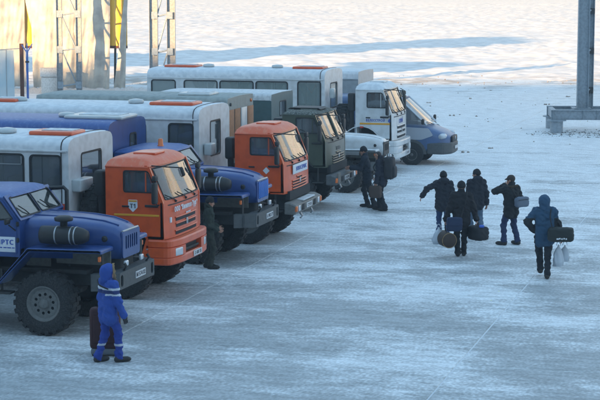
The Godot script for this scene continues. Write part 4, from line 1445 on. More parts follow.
func vehicles():
	var t: Node3D
	var cab: Node3D
	var b: B
	# 1 blue bonneted truck, nearest
	t = put_truck("bonneted_truck", "nearest blue bonneted truck with a white door sign, at the left edge", -13.38, -31.1)
	cab = bonneted(t, {paint = "blue", roof = "blue_roof", plate = "М 574 ХЕ"})
	chassis(t, 1.3, -6.2, 1.0)
	var sg = sign_plate(cab, Vector3(-0.14, 1.75, 1.035), Vector3(0.66, 0.33, 0.006), MC["sign_white"], "door_sign")
	lettering(sg, "ИМРТС", 0.15, Vector3(-0.10, 1.80, 1.041), 0, MC["letter_blue"])
	for i in 7:
		sign_plate(sg, Vector3(-0.36 + i * 0.085, 1.68, 1.041), Vector3(0.055 + 0.012 * (i % 3), 0.022, 0.004), MC["letter_blue"], "print_mark")
	box_body(t, {x0 = -2.2, x1 = -6.8, y0 = 1.25, y1 = 3.0, yc = 3.25, paint = "white", roof = "white_roof"})
	# grab handle tube beside the windscreen
	b = B.new()
	b.tube([Vector3(0.0, 2.70, -1.0), Vector3(0.30, 2.73, -1.04), Vector3(0.36, 2.66, -1.05), Vector3(0.36, 2.15, -1.05)], 0.045, 8)
	part(cab, "exhaust_snorkel", b, MC["black"])

	# 2 orange cab-over with white body
	t = put_truck("cabover_truck", "orange cab-over truck with white passenger box, yellow door stripe and shield badge", -13.36, -35.05)
	cab = cabover(t, {paint = "orange", roof = "orange_roof", modern = true, plate = "Х 408 ТВ"})
	chassis(t, 0.9, -6.6)
	sign_plate(cab, Vector3(0.36, 1.80, 1.178), Vector3(1.0, 0.045, 0.008), MC["yellow"], "door_stripe")
	var bd := B.new()
	bd.slab(rpoly([Vector2(0.18, 2.12), Vector2(0.38, 2.12), Vector2(0.385, 1.96), Vector2(0.28, 1.86), Vector2(0.175, 1.96)], 0.02), Vector3(0, 0, 1.173), FWD, UP, 0.008, 0.002)
	var badge := part(cab, "door_badge", bd, MC["sign_white"])
	sign_plate(badge, Vector3(0.28, 2.095, 1.184), Vector3(0.18, 0.035, 0.005), MC["yellow"], "badge_band")
	lettering(badge, "Т1", 0.13, Vector3(0.285, 1.99, 1.183), 0, MC["letter_dark"])
	lettering(cab, "ООО \"Вимпел Тур\"", 0.155, Vector3(1.048, 1.885, 0.02), PI / 2, MC["letter_white"])
	lettering(cab, "транспорт", 0.06, Vector3(1.052, 1.745, -0.1), PI / 2, MC["letter_white"])
	sign_plate(cab, Vector3(0.99, 1.68, 0.86), Vector3(0.05, 0.11, 0.08), MC["sign_white"], "sticker")
	b = B.new()
	b.rbox(Vector3(-1.02, 2.36, 0.75), Vector3(0.22, 0.26, 0.7), 0.03)
	part(t, "heater_box", b, MC["pale"])
	spare_wheel(t, -0.82, 1.75, 0.35)
	box_body(t, {x0 = -1.12, x1 = -6.6, y0 = 1.2, y1 = 3.10, yc = 3.38, paint = "white", roof = "white_roof", glass = "glass",
		wins = [[-3.75, 2.12, -2.15, 3.0], [-1.98, 2.32, -1.30, 2.99], [-5.6, 2.12, -3.95, 3.0]], front_wins = [[-0.55, 2.25, 0.55, 2.98]],
		vents = [[-2.85, 0.5]], hatches = [[-1.75, 0.35, 1.0, 0.8, "orange"]]})
	sign_plate(t, Vector3(-1.22, 1.92, 1.258), Vector3(0.16, 0.14, 0.006), MC["red"], "reflector")
	b = B.new()
	b.box(Vector3(-2.95, 2.80, 1.245), Vector3(1.55, 0.02, 0.02)); b.box(Vector3(-2.19, 2.88, 1.245), Vector3(0.02, 0.18, 0.02))
	part(t, "window_slider", b, MC["metal"])

	# 3 second blue bonneted truck
	t = put_truck("bonneted_truck", "blue bonneted truck with bright blue grille bars, between the two orange cabs", -13.36, -39.75)
	cab = bonneted(t, {paint = "blue", roof = "blue_roof", grille_bars = "blue_bar", plate = "А 902 СУ"})
	chassis(t, 1.3, -6.4, 1.0)
	b = B.new()
	b.lathe([Vector2(0.08, 0), Vector2(0.08, 0.03), Vector2(0.065, 0.04), Vector2(0.055, 0.20), Vector2(0.03, 0.22), Vector2(0.001, 0.22)], Vector3(-0.38, 2.86, 0.2), UP, 14)
	part(cab, "beacon", b, MC["lamp_orange"])
	box_body(t, {x0 = -2.1, x1 = -6.7, y0 = 1.25, y1 = 3.05, yc = 3.33, paint = "blue", roof = "blue_roof", wins = [[-4.4, 2.2, -3.2, 2.85]], front_wins = [[0.15, 2.55, 0.55, 2.92]],
		vents = [[-3.6, 0.2]], hatches = [[-2.75, 0.1, 1.5, 1.1, "pale"]], trim = "pale", edge = false})
	b = B.new()
	b.box(Vector3(-2.106, 2.15, 1.235), Vector3(0.06, 1.8, 0.06))
	part(t, "corner_strip", b, MC["pale"])

	# 4 orange older cab-over with dark bumper
	t = put_truck("cabover_truck", "orange cab-over truck with dark steel bumper and white name board", -13.1, -43.1)
	cab = cabover(t, {paint = "orange", roof = "orange_roof", modern = false, bumper = "bumper_light", bumper_snow = true, guard_paint = false, plate = "Т 215 КЕ"})
	chassis(t, 0.9, -6.9)
	var nb = sign_plate(cab, Vector3(1.046, 1.87, -0.05), Vector3(0.02, 0.24, 1.36), MC["sign_white"], "name_board")
	lettering(nb, "НОВОСЕРВИС", 0.15, Vector3(1.058, 1.87, -0.12), PI / 2, MC["letter_blue"])
	bd = B.new()
	bd.slab(PackedVector2Array([Vector2(0.5, 1.80), Vector2(0.59, 1.89), Vector2(0.5, 1.98), Vector2(0.41, 1.89)]), Vector3(0, 0, 1.173), FWD, UP, 0.008, 0.002)
	part(cab, "door_badge", bd, MC["sign_white"])
	b = B.new()
	b.rbox(Vector3(-1.12, 2.36, 0.78), Vector3(0.2, 0.3, 0.4), 0.03)
	part(t, "heater_box", b, MC["pale"])
	box_body(t, {x0 = -1.25, x1 = -7.4, y0 = 1.2, y1 = 3.14, yc = 3.45, paint = "white", roof = "white_roof",
		wins = [[-2.05, 2.35, -1.42, 3.02], [-3.95, 2.3, -2.7, 3.02], [-5.6, 2.2, -4.15, 3.02], [-7.1, 2.2, -5.8, 3.02]], front_wins = [[-0.35, 2.15, 0.45, 3.02]],
		vents = [[-3.3, 0.3], [-6.6, 0.3]], hatches = [[-2.2, 0.3, 1.2, 0.8, "orange"], [-7.0, 0.3, 0.9, 0.8, "orange"]]})
	sign_plate(t, Vector3(-1.36, 1.92, 1.258), Vector3(0.16, 0.14, 0.006), MC["red"], "reflector")

	# 5 olive cab-over with tan panelled body
	t = put_truck("cabover_truck", "dark olive cab-over truck with two-piece windscreen", -13.68, -49.4)
	cab = cabover(t, {paint = "olive", roof = "olive_roof", modern = false, split = true, bumper = "steel_bumper", guard_paint = false, plate = "В 118 РН"})
	chassis(t, 0.9, -7.2)
	b = B.new()
	b.slab(rpoly([Vector2(-0.5, 0.0), Vector2(0.5, 0.0), Vector2(0.42, 0.05), Vector2(-0.42, 0.05)], 0.02), Vector3(0.1, 2.905, -0.45), FWD, UP, 0.8, 0.01)
	part(cab, "roof_box", b, MC["black"])
	lettering(cab, "КАМАЗ", 0.13, Vector3(1.045, 1.78, 0.0), PI / 2, MC["bumper_light"])
	b = B.new()
	b.box(Vector3(1.30, 1.0, 0.95), Vector3(0.05, 0.30, 0.30))
	part(t, "bumper_corner", b, MC["bumper_light"])
	box_body(t, {x0 = -1.95, x1 = -7.95, y0 = 1.3, y1 = 2.98, yc = 3.26, paint = "khaki", roof = "khaki_roof", flat = 1.0, edge = false, hatches = [[-3.2, 0.2, 1.0, 0.9, "pale"]]})
	var cols := ["tan", "tan", "white", "tan"]
	for i in 4:
		b = B.new()
		b.rbox(Vector3(-1.935, 2.14, 1.0 - i * 0.64), Vector3(0.03, 1.5, 0.56 if i != 1 else 0.5), 0.01)
		part(t, "front_panel", b, MC[cols[i]])
	for s in [-1, 1]:
		for y in [3.05]:
			b = B.new()
			b.lathe([Vector2(0.05, 0), Vector2(0.05, 0.03), Vector2(0.001, 0.035)], Vector3(-1.95, y, s * 1.0), FWD, 10)
			part(t, "marker_lamp", b, MC["lamp_orange"] if s < 0 else MC["black"])

	# 6 white-bonneted truck with dark green body
	t = put_truck("bonneted_truck", "small white bonneted truck with dark grille and dark green box, beside the olive cab", -13.3, -53.85)
	t.scale = Vector3.ONE * 0.82
	cab = bonneted(t, {paint = "hoodwhite", roof = "white_roof", grille = "black", trim = "hoodwhite", cleaner = false, plate = "К 663 НА"})
	chassis(t, 1.3, -6.4, 1.0)
	box_body(t, {x0 = -2.85, x1 = -7.6, y0 = 1.5, y1 = 3.50, yc = 3.76, w = 1.5, paint = "greenbox", roof = "snow_roof", flat = 1.0, edge = false, front_wins = [[-0.36, 2.85, 0.5, 3.4]], gutter = false})

	# 7 white cab-over with long bus body
	t = put_truck("cabover_truck", "white cab-over truck with a long windowed bus body and yellow door stripe", -14.0, -59.5)
	cab = cabover(t, {paint = "white", roof = "white_roof", modern = true, plate = "О 340 УУ", stretch = [1.15, -0.33]})
	chassis(t, 0.9, -7.6, 0.95, [-3.7, -5.05])
	sign_plate(cab, Vector3(0.36, 1.80, 1.178), Vector3(1.06, 0.05, 0.008), MC["yellow"], "door_stripe")
	lettering(cab, "ВЕЛЕССТРОЙ", 0.105, Vector3(0.38, 1.90, 1.175), 0, MC["letter_blue"])
	b = B.new()
	b.lathe([Vector2(0.001, 0), Vector2(0.035, 0.03), Vector2(0.04, 0.06), Vector2(0.001, 0.13)], Vector3(0.86, 1.84, 1.165), UP, 10)
	part(cab, "door_badge", b, MC["letter_blue"])
	lettering(cab, "СТРОЙ", 0.17, Vector3(1.045, 1.84, 0.1), PI / 2, MC["letter_blue"])
	sign_plate(t, Vector3(-0.1, 1.62, 1.2), Vector3(0.12, 0.06, 0.02), MC["red"], "reflector")
	spare_wheel(t, -0.95, 1.75, 0.3)
	var bus = box_body(t, {x0 = -1.4, x1 = -7.9, y0 = 1.1, y1 = 3.22, yc = 3.55, paint = "white", roof = "white_roof", glass = "busglass",
		wins = [[-7.72, 2.2, -6.85, 3.12], [-6.5, 2.2, -5.3, 3.12], [-5.18, 2.2, -3.98, 3.12], [-3.86, 2.2, -2.74, 3.12], [-2.35, 1.95, -1.55, 3.14]], front_wins = [[-0.45, 2.2, 0.45, 3.05]],
		vents = [[-5.95, 0.2], [-3.4, 0.2]], hatches = [[-6.9, 0.2, 1.2, 0.8, "orange"], [-2.2, 0.2, 1.1, 0.8, "orange"]]})
	for q in [-7.3, -5.9, -4.6, -3.3]:
		for z in [-1.17]:
			for s in [-1, 1]:
				b = B.new()
				b.grid(6, 6, func(u, v): return Vector3(q + s * (0.56 - u * lerpf(0.05, 0.42, pow(v, 1.5))), lerpf(2.2, 3.12, v), z + 0.03 * sin(u * 16.0)))
				part(bus, "curtain", b, MC["curtain"])
	b = B.new()
	b.tube([Vector3(-2.1, 3.05, 1.1), Vector3(-1.9, 2.75, 1.1), Vector3(-1.75, 3.05, 1.1)], 0.02, 5)
	part(bus, "belt", b, MC["lamp_orange"])
	b = B.new()
	b.rbox(Vector3(-1.2, 2.75, 0.95), Vector3(0.16, 0.34, 0.3), 0.04)
	part(t, "heater_box", b, MC["pale"])

	# grey box body of a further truck behind
	t = thing("box_trailer", "pale grey box trailer standing behind the white cab-over truck", "trailer", Vector3(-14.4, 0, -65.6))
	for s in [-1, 1]:
		for a in [-3.2, -4.5]: wheel(t, Vector3(a, 0.61, s * 0.99), 0.61, 0.40, s)
		b = B.new()
		b.rbox(Vector3(-3.8, 0.98, s * 0.42), Vector3(5.6, 0.22, 0.09), 0.015)
		part(t, "frame_rail", b, MC["chassis"])
		b = B.new()
		b.tube([Vector3(-1.2, 0.95, s * 0.42), Vector3(0.3, 0.85, 0)], 0.05, 8)
		part(t, "drawbar", b, MC["chassis"])
	for a in [-3.2, -4.5]:
		b = B.new()
		b.tube([Vector3(a, 0.61, -0.9), Vector3(a, 0.61, 0.9)], 0.08, 8)
		b.box(Vector3(a, 0.76, 0), Vector3(0.1, 0.3, 0.9))
		part(t, "axle", b, MC["chassis"])
	box_body(t, {x0 = -1.3, x1 = -6.9, y0 = 1.1, y1 = 2.9, yc = 3.2, paint = "greybox", roof = "white_roof", flat = 1.0, edge = false})

	van()

func van():
	var t := thing("minivan", "blue and silver panel van parked beyond the white cab, nose to the right", "van", Vector3(-13.04, 0, -62.62), 0.0)
	var W := 0.98
	# sections along x: [x, bottom, belt y, belt half width, top y, top half width]
	var lower := B.new()
	var secs := []
	for q in [[-3.6, 0.55, 1.0], [-3.5, 0.50, 1.0], [-0.55, 0.50, 1.0], [0.5, 0.48, 0.99], [0.95, 0.46, 0.95], [1.2, 0.46, 0.84], [1.32, 0.50, 0.68]]:
		var x: float = q[0]
		var w: float = W * q[2]
		var top := 1.50 if x < 0.2 else lerpf(1.46, 1.02, pow(clampf((x - 0.1) / 1.22, 0, 1), 1.5))
		var ring := PackedVector3Array()
		for p in [[0.94, q[1]], [1.0, q[1] + 0.12], [1.0, lerpf(q[1], top, 0.6)], [0.97, lerpf(q[1], top, 0.86)], [0.86, top - 0.02], [0.5, top + 0.02], [0.0, top + 0.03]]:
			ring.append(Vector3(x, p[1], w * p[0]))
		for i in range(5, -1, -1): ring.append(Vector3(x, ring[i].y, -ring[i].z))
		secs.append(ring)
	lower.loft(secs, true, true, true, 1)
	var body := part(t, "body", lower, MC["vanblue"])
	# silver side band
	for s in [-1, 1]:
		var bb := B.new()
		bb.slab(rpoly([Vector2(-3.4, 0.90), Vector2(0.35, 0.92), Vector2(0.78, 1.08), Vector2(0.60, 1.34), Vector2(-3.4, 1.46)], 0.06), Vector3(0, 0, W - 0.006 if s > 0 else -W - 0.006), FWD, UP, 0.012, 0.003)
		part(body, "side_band", bb, mat("silver", lin(0.42, 0.46, 0.52), 0.4, 0.2))
		bb = B.new()
		bb.box(Vector3(-0.22, 1.05, s * (W + 0.004)), Vector3(0.014, 0.95, 0.012))
		part(body, "door_seam", bb, MC["gasket"])
	# upper body
	var b := B.new()
	secs = []
	for q in [[-3.58, 2.36], [-3.4, 2.44], [-1.4, 2.46], [-0.75, 2.44], [-0.45, 2.38]]:
		var ring := PackedVector3Array()
		for p in [[1.0, 1.42], [0.98, 1.6], [0.93, q[1] - 0.22], [0.86, q[1] - 0.08], [0.6, q[1]], [0.0, q[1] + 0.02]]:
			ring.append(Vector3(q[0], p[1], W * p[0]))
		for i in range(4, -1, -1): ring.append(Vector3(q[0], ring[i].y, -ring[i].z))
		secs.append(ring)
	b.loft(secs, true, true, true, 1)
	part(body, "upper_body", b, MC["vanblue"])
	# sloping glass and pillars
	var ws := func(u: float, v: float, off: float) -> Vector3:
		var z := lerpf(-1, 1, u)
		return Vector3(lerpf(0.62, -0.42, v) - 0.12 * z * z + off, lerpf(1.44, 2.37, v), z * W * lerpf(0.93, 0.84, v))
	b = B.new()
	b.grid(14, 8, func(u, v): return ws.call(lerpf(0.05, 0.95, u), lerpf(0.03, 0.96, v), 0.0))
	part(body, "windscreen", b, MC["windscreen"])
	for s in [0.0, 1.0]:
		b = B.new()
		var p := []
		for i in 6: p.append(ws.call(lerpf(0.03, 0.97, s), i / 5.0, 0.0))
		b.tube(p, 0.045, 8)
		part(body, "windscreen_pillar", b, mat("silver2", lin(0.5, 0.55, 0.6), 0.4, 0.3))
	for s in [-1, 1]:
		b = B.new()
		var tri := rpoly([Vector2(-0.45, 1.46), Vector2(0.50, 1.46), Vector2(-0.38, 2.26), Vector2(-0.45, 2.28)], 0.04)
		b.slab(tri, Vector3(0, 0, W * 0.93 if s > 0 else -W * 0.93 - 0.02), FWD, UP, 0.02, 0.004)
		part(body, "side_window", b, MC["glass"])
		b = B.new()
		b.rbox(Vector3(0.42, 1.58, s * (W + 0.12)), Vector3(0.1, 0.2, 0.18), 0.05)
		part(body, "mirror", b, MC["black"])
		# headlight
		b = B.new()
		b.xf = Transform3D(Basis(Vector3.UP, -s * 0.55) * Basis(Vector3(0, 0, 1), 0.35), Vector3(1.08, 1.04, s * 0.82))
		b.rbox(Vector3.ZERO, Vector3(0.30, 0.19, 0.30), 0.09)
		part(body, "headlight", b, MC["lamp_glass"])
		# wheels and arches
		for xx in [0.0, -2.9]:
			wheel(t, Vector3(xx, 0.37, s * 0.905), 0.37, 0.22, s)
			b = B.new()
			var mud := PackedVector2Array()
			for i in 11:
				var a := PI * i / 10.0
				mud.append(Vector2(xx, 0.40) + Vector2(cos(a), sin(a)) * 0.43)
			for i in range(10, -1, -1):
				var a := PI * i / 10.0
				mud.append(Vector2(xx, 0.40) + Vector2(cos(a), sin(a)) * 0.53)
			b.slab(mud, Vector3(0, 0, W - 0.10 if s > 0 else -W - 0.02), FWD, UP, 0.12, 0.01)
			part(body, "wheel_arch", b, MC["steel_bumper"])
			b = B.new()
			b.lathe([Vector2(0.43, 0), Vector2(0.43, 0.03)], Vector3(xx, 0.40, W - 0.022 if s > 0 else -W - 0.008), NEAR, 24)
			part(body, "wheel_well", b, MC["inside"])
	b = B.new()
	b.slab(rpoly([Vector2(0.50, -0.99), Vector2(1.15, -0.97), Vector2(1.40, -0.62), Vector2(1.44, 0.0), Vector2(1.40, 0.62), Vector2(1.15, 0.97), Vector2(0.50, 0.99)], 0.15), Vector3(0, 0.40, 0), Vector3(1, 0, 0), Vector3(0, 0, -1), 0.42, 0.05)
	var bp := part(t, "bumper", b, MC["steel_bumper"])
	b = B.new()
	b.rbox(Vector3(1.36, 0.92, 0), Vector3(0.08, 0.22, 0.9), 0.04)
	part(bp, "grille", b, MC["black"])
	b = B.new()
	b.lathe([Vector2(0.06, 0), Vector2(0.06, 0.015), Vector2(0.001, 0.02)], Vector3(1.40, 0.95, 0), FWD, 14)
	part(bp, "emblem", b, MC["metal"])
	b = B.new()
	b.box(Vector3(1.445, 0.62, 0), Vector3(0.014, 0.11, 0.52))
	part(bp, "licence_plate", b, MC["plate_white"])
	for z in [-0.4, 0.25]:
		wiper(body, ws.call(0.5 + z * 0.5, 0.0, 0.03), ws.call(0.5 + z * 0.5 + 0.22, 0.12, 0.03))

# ---------- people: distance fields of tapered bones meshed as surface nets; facing +X, right side at +Z ----------
var hand_cache := {}
var cloth_noise := FastNoiseLite.new()

func sdf(bones: Array, cell: float, k: float, col, amp := 0.0, subs := []) -> ArrayMesh:
	var lo := Vector3.ONE * 1e6
	var hi := -lo
	for b in bones:
		var r: float = max(b[2], b[3]) + k * 0.3 + cell * 2.5 + amp
		for p in [b[0], b[1]]:
			lo = lo.min(p - Vector3.ONE * r); hi = hi.max(p + Vector3.ONE * r)
	var n := Vector3i(((hi - lo) / cell).ceil()) + Vector3i.ONE
	var sx := 1; var sy := n.x; var sz := n.x * n.y
	var f := PackedFloat32Array()
	f.resize(n.x * n.y * n.z)
	f.fill(1.0)
	for b in bones:
		var a: Vector3 = b[0]
		var ba: Vector3 = b[1] - b[0]
		var bb := maxf(ba.length_squared(), 1e-9)
		var ra: float = b[2]; var rd: float = b[3] - b[2]
		var m: float = max(b[2], b[3]) + k + cell * 2.2 + amp
		var i0 := Vector3i(((a.min(b[1]) - Vector3.ONE * m - lo) / cell).floor()).clamp(Vector3i.ZERO, n - Vector3i.ONE)
		var i1 := Vector3i(((a.max(b[1]) + Vector3.ONE * m - lo) / cell).ceil()).clamp(Vector3i.ZERO, n - Vector3i.ONE)
		for z in range(i0.z, i1.z + 1):
			for y in range(i0.y, i1.y + 1):
				var q := i0.x + y * sy + z * sz
				var p := lo + Vector3(i0.x, y, z) * cell - a
				for x in range(i0.x, i1.x + 1):
					var h := clampf(p.dot(ba) / bb, 0.0, 1.0)
					var d := (p - ba * h).length() - ra - rd * h
					if d < m:
						var g := f[q]
						var e := k - absf(g - d)
						f[q] = minf(g, d) - (e * e * 0.25 / k if e > 0.0 else 0.0)
					q += 1
					p.x += cell
	if amp > 0.0:
		for z in n.z:
			for y in n.y:
				var q := y * sy + z * sz
				for x in n.x:
					if absf(f[q]) < 0.06:
						var p := lo + Vector3(x, y, z) * cell
						f[q] += cloth_noise.get_noise_3d(p.x, p.y * 1.5 + (p.x + p.z) * 0.6, p.z) * amp
					q += 1
	for s in subs:
		var m: float = s[1] + cell * 3
		var i0 := Vector3i(((s[0] - Vector3.ONE * m - lo) / cell).floor()).clamp(Vector3i.ZERO, n - Vector3i.ONE)
		var i1 := Vector3i(((s[0] + Vector3.ONE * m - lo) / cell).ceil()).clamp(Vector3i.ZERO, n - Vector3i.ONE)
		for z in range(i0.z, i1.z + 1):
			for y in range(i0.y, i1.y + 1):
				for x in range(i0.x, i1.x + 1):
					var q := x + y * sy + z * sz
					f[q] = maxf(f[q], s[1] - (lo + Vector3(x, y, z) * cell).distance_to(s[0]))
	# nets
	var ids := {}
	var st := SurfaceTool.new()
	st.begin(Mesh.PRIMITIVE_TRIANGLES)
	var cnt := 0
	var offs := [0, sx, sy, sx + sy, sz, sx + sz, sy + sz, sx + sy + sz]
	var cor := [Vector3(0, 0, 0), Vector3(1, 0, 0), Vector3(0, 1, 0), Vector3(1, 1, 0), Vector3(0, 0, 1), Vector3(1, 0, 1), Vector3(0, 1, 1), Vector3(1, 1, 1)]
	var edges := [[0, 1], [2, 3], [4, 5], [6, 7], [0, 2], [1, 3], [4, 6], [5, 7], [0, 4], [1, 5], [2, 6], [3, 7]]
	for z in n.z - 1:
		for y in n.y - 1:
			var q := y * sy + z * sz
			for x in n.x - 1:
				var g := f[q]
				if g > 0.0 and g < 0.5 or g <= 0.0 or f[q + sx + sy + sz] < 0.5:
					var neg := 0
					for o in offs:
						if f[q + o] < 0.0: neg += 1
					if neg > 0 and neg < 8:
						var c := Vector3.ZERO
						var w := 0
						for e in edges:
							var a := f[q + offs[e[0]]]
							var b := f[q + offs[e[1]]]
							if (a < 0.0) != (b < 0.0):
								c += cor[e[0]].lerp(cor[e[1]], a / (a - b))
								w += 1
						var p := lo + (Vector3(x, y, z) + c / w) * cell
						st.set_color(col.call(p) if col is Callable else col)
						st.add_vertex(p)
						ids[q] = cnt
						cnt += 1
				q += 1
	for q in ids:
		for ax in 3:
			var d: int = [sx, sy, sz][ax]
			var u: int = [sy, sz, sx][ax]
			var v: int = [sz, sx, sy][ax]
			var a := f[q]
			var b := f[q + d]
			if (a < 0.0) != (b < 0.0):
				var i0 = ids.get(q); var i1 = ids.get(q - u); var i2 = ids.get(q - u - v); var i3 = ids.get(q - v)
				if i0 == null or i1 == null or i2 == null or i3 == null: continue
				var o := [i0, i1, i2, i0, i2, i3] if a >= 0.0 else [i0, i2, i1, i0, i3, i2]
				for i in o: st.add_index(i)
	st.generate_normals()
	return st.commit()

func ik(a: Vector3, c: Vector3, l1: float, l2: float, pole: Vector3) -> Vector3:
	var d := c - a
	var L := minf(d.length(), l1 + l2 - 0.002)
	var u := d.normalized()
	var x := (l1 * l1 - l2 * l2 + L * L) / (2 * L)
	var h := sqrt(maxf(0.0, l1 * l1 - x * x))
	var w := (pole - u * pole.dot(u)).normalized()
	return a + u * x + w * h

func hand_mesh(sg: float, grip: bool, col: Color) -> ArrayMesh:
	var key := "%s%s%s" % [sg, grip, col]
	if hand_cache.has(key): return hand_cache[key]
	var nn := Vector3(0, 0, -sg)
	var bones := []
	for x in [-0.026, -0.009, 0.009, 0.026]: bones.append([Vector3(x, -0.015, 0), Vector3(x * 1.15, -0.082, 0), 0.015, 0.0145])
	var len := [0.82, 0.95, 1.0, 0.92]
	for i in 4:
		var x: float = [-0.033, -0.011, 0.011, 0.033][i]
		var l: float = len[i]
		var p0 := Vector3(x, -0.085, 0)
		var p1: Vector3; var p2: Vector3; var p3: Vector3
		if grip:
			p1 = p0 + (Vector3(0, -0.034, 0) + nn * 0.016) * l; p2 = p1 + (Vector3(0, -0.006, 0) + nn * 0.03) * l; p3 = p2 + (Vector3(0, 0.022, 0) + nn * 0.004) * l
		else:
			p1 = p0 + (Vector3(x * 0.1, -0.040, 0) + nn * 0.008) * l; p2 = p1 + (Vector3(0, -0.024, 0) + nn * 0.014) * l; p3 = p2 + (Vector3(0, -0.016, 0) + nn * 0.016) * l
		bones.append([p0, p1, 0.0098, 0.0092]); bones.append([p1, p2, 0.0092, 0.0085]); bones.append([p2, p3, 0.0085, 0.0075])
	var t0 := Vector3(0.030, -0.028, 0)
	var t1 := t0 + Vector3(0.026, -0.030, 0) + nn * 0.012
	bones.append([t0, t1, 0.014, 0.011]); bones.append([t1, t1 + Vector3(-0.004 if grip else 0.004, -0.028, 0) + nn * 0.018, 0.0105, 0.0085])
	bones.append([Vector3(0, 0.03, 0), Vector3(0, -0.02, 0), 0.024, 0.022])
	hand_cache[key] = sdf(bones, 0.0052, 0.006, col)
	return hand_cache[key]

func head_mesh(skin: Color, hair) -> ArrayMesh:
	var bones := [[Vector3(-0.012, 0.035, 0), Vector3(0.008, 0.042, 0), 0.088, 0.085], [Vector3(0.03, 0.0, 0), Vector3(0.038, -0.07, 0), 0.066, 0.042], [Vector3(0.02, -0.05, 0.028), Vector3(0.055, -0.08, 0.01), 0.034, 0.026], [Vector3(0.02, -0.05, -0.028), Vector3(0.055, -0.08, -0.01), 0.034, 0.026],
		[Vector3(0.088, 0.012, 0), Vector3(0.108, -0.026, 0), 0.010, 0.014], [Vector3(0.082, 0.028, -0.03), Vector3(0.082, 0.028, 0.03), 0.014, 0.014], [Vector3(-0.02, -0.03, 0), Vector3(-0.035, -0.16, 0), 0.058, 0.060], [Vector3(0.086, -0.052, -0.014), Vector3(0.086, -0.052, 0.014), 0.010, 0.010]]
	for s in [-1.0, 1.0]:
		bones.append([Vector3(0.0, 0.02, s * 0.086), Vector3(-0.008, -0.018, s * 0.082), 0.016, 0.010])
		bones.append([Vector3(0.062, -0.018, s * 0.036), Vector3(0.05, -0.04, s * 0.04), 0.026, 0.02])
	var col := func(p: Vector3) -> Color:
		for s in [-1.0, 1.0]:
			if p.distance_to(Vector3(0.088, 0.008, s * 0.031)) < 0.012: return Color(0.03, 0.025, 0.02)
		if p.x > 0.08 and absf(p.y + 0.056) < 0.006 and absf(p.z) < 0.024: return Color(0.28, 0.09, 0.07)
		if hair != null and (p.y > 0.075 or (p.x < 0.005 and p.y > -0.07)) and absf(p.z) < 0.089: return hair
		return skin
	return sdf(bones, 0.0085, 0.016, col)

func cloth_mat(key: String, rough := 0.9) -> StandardMaterial3D:
	if MC.has(key): return MC[key]
	var m := mat(key, Color.WHITE, rough, 0.0, ntex("cloth", 0.09, 201, Color(0.86, 0.86, 0.86), Color(1, 1, 1), 0.3, 0.65), 2.2)
	m.vertex_color_use_as_albedo = true
	return m

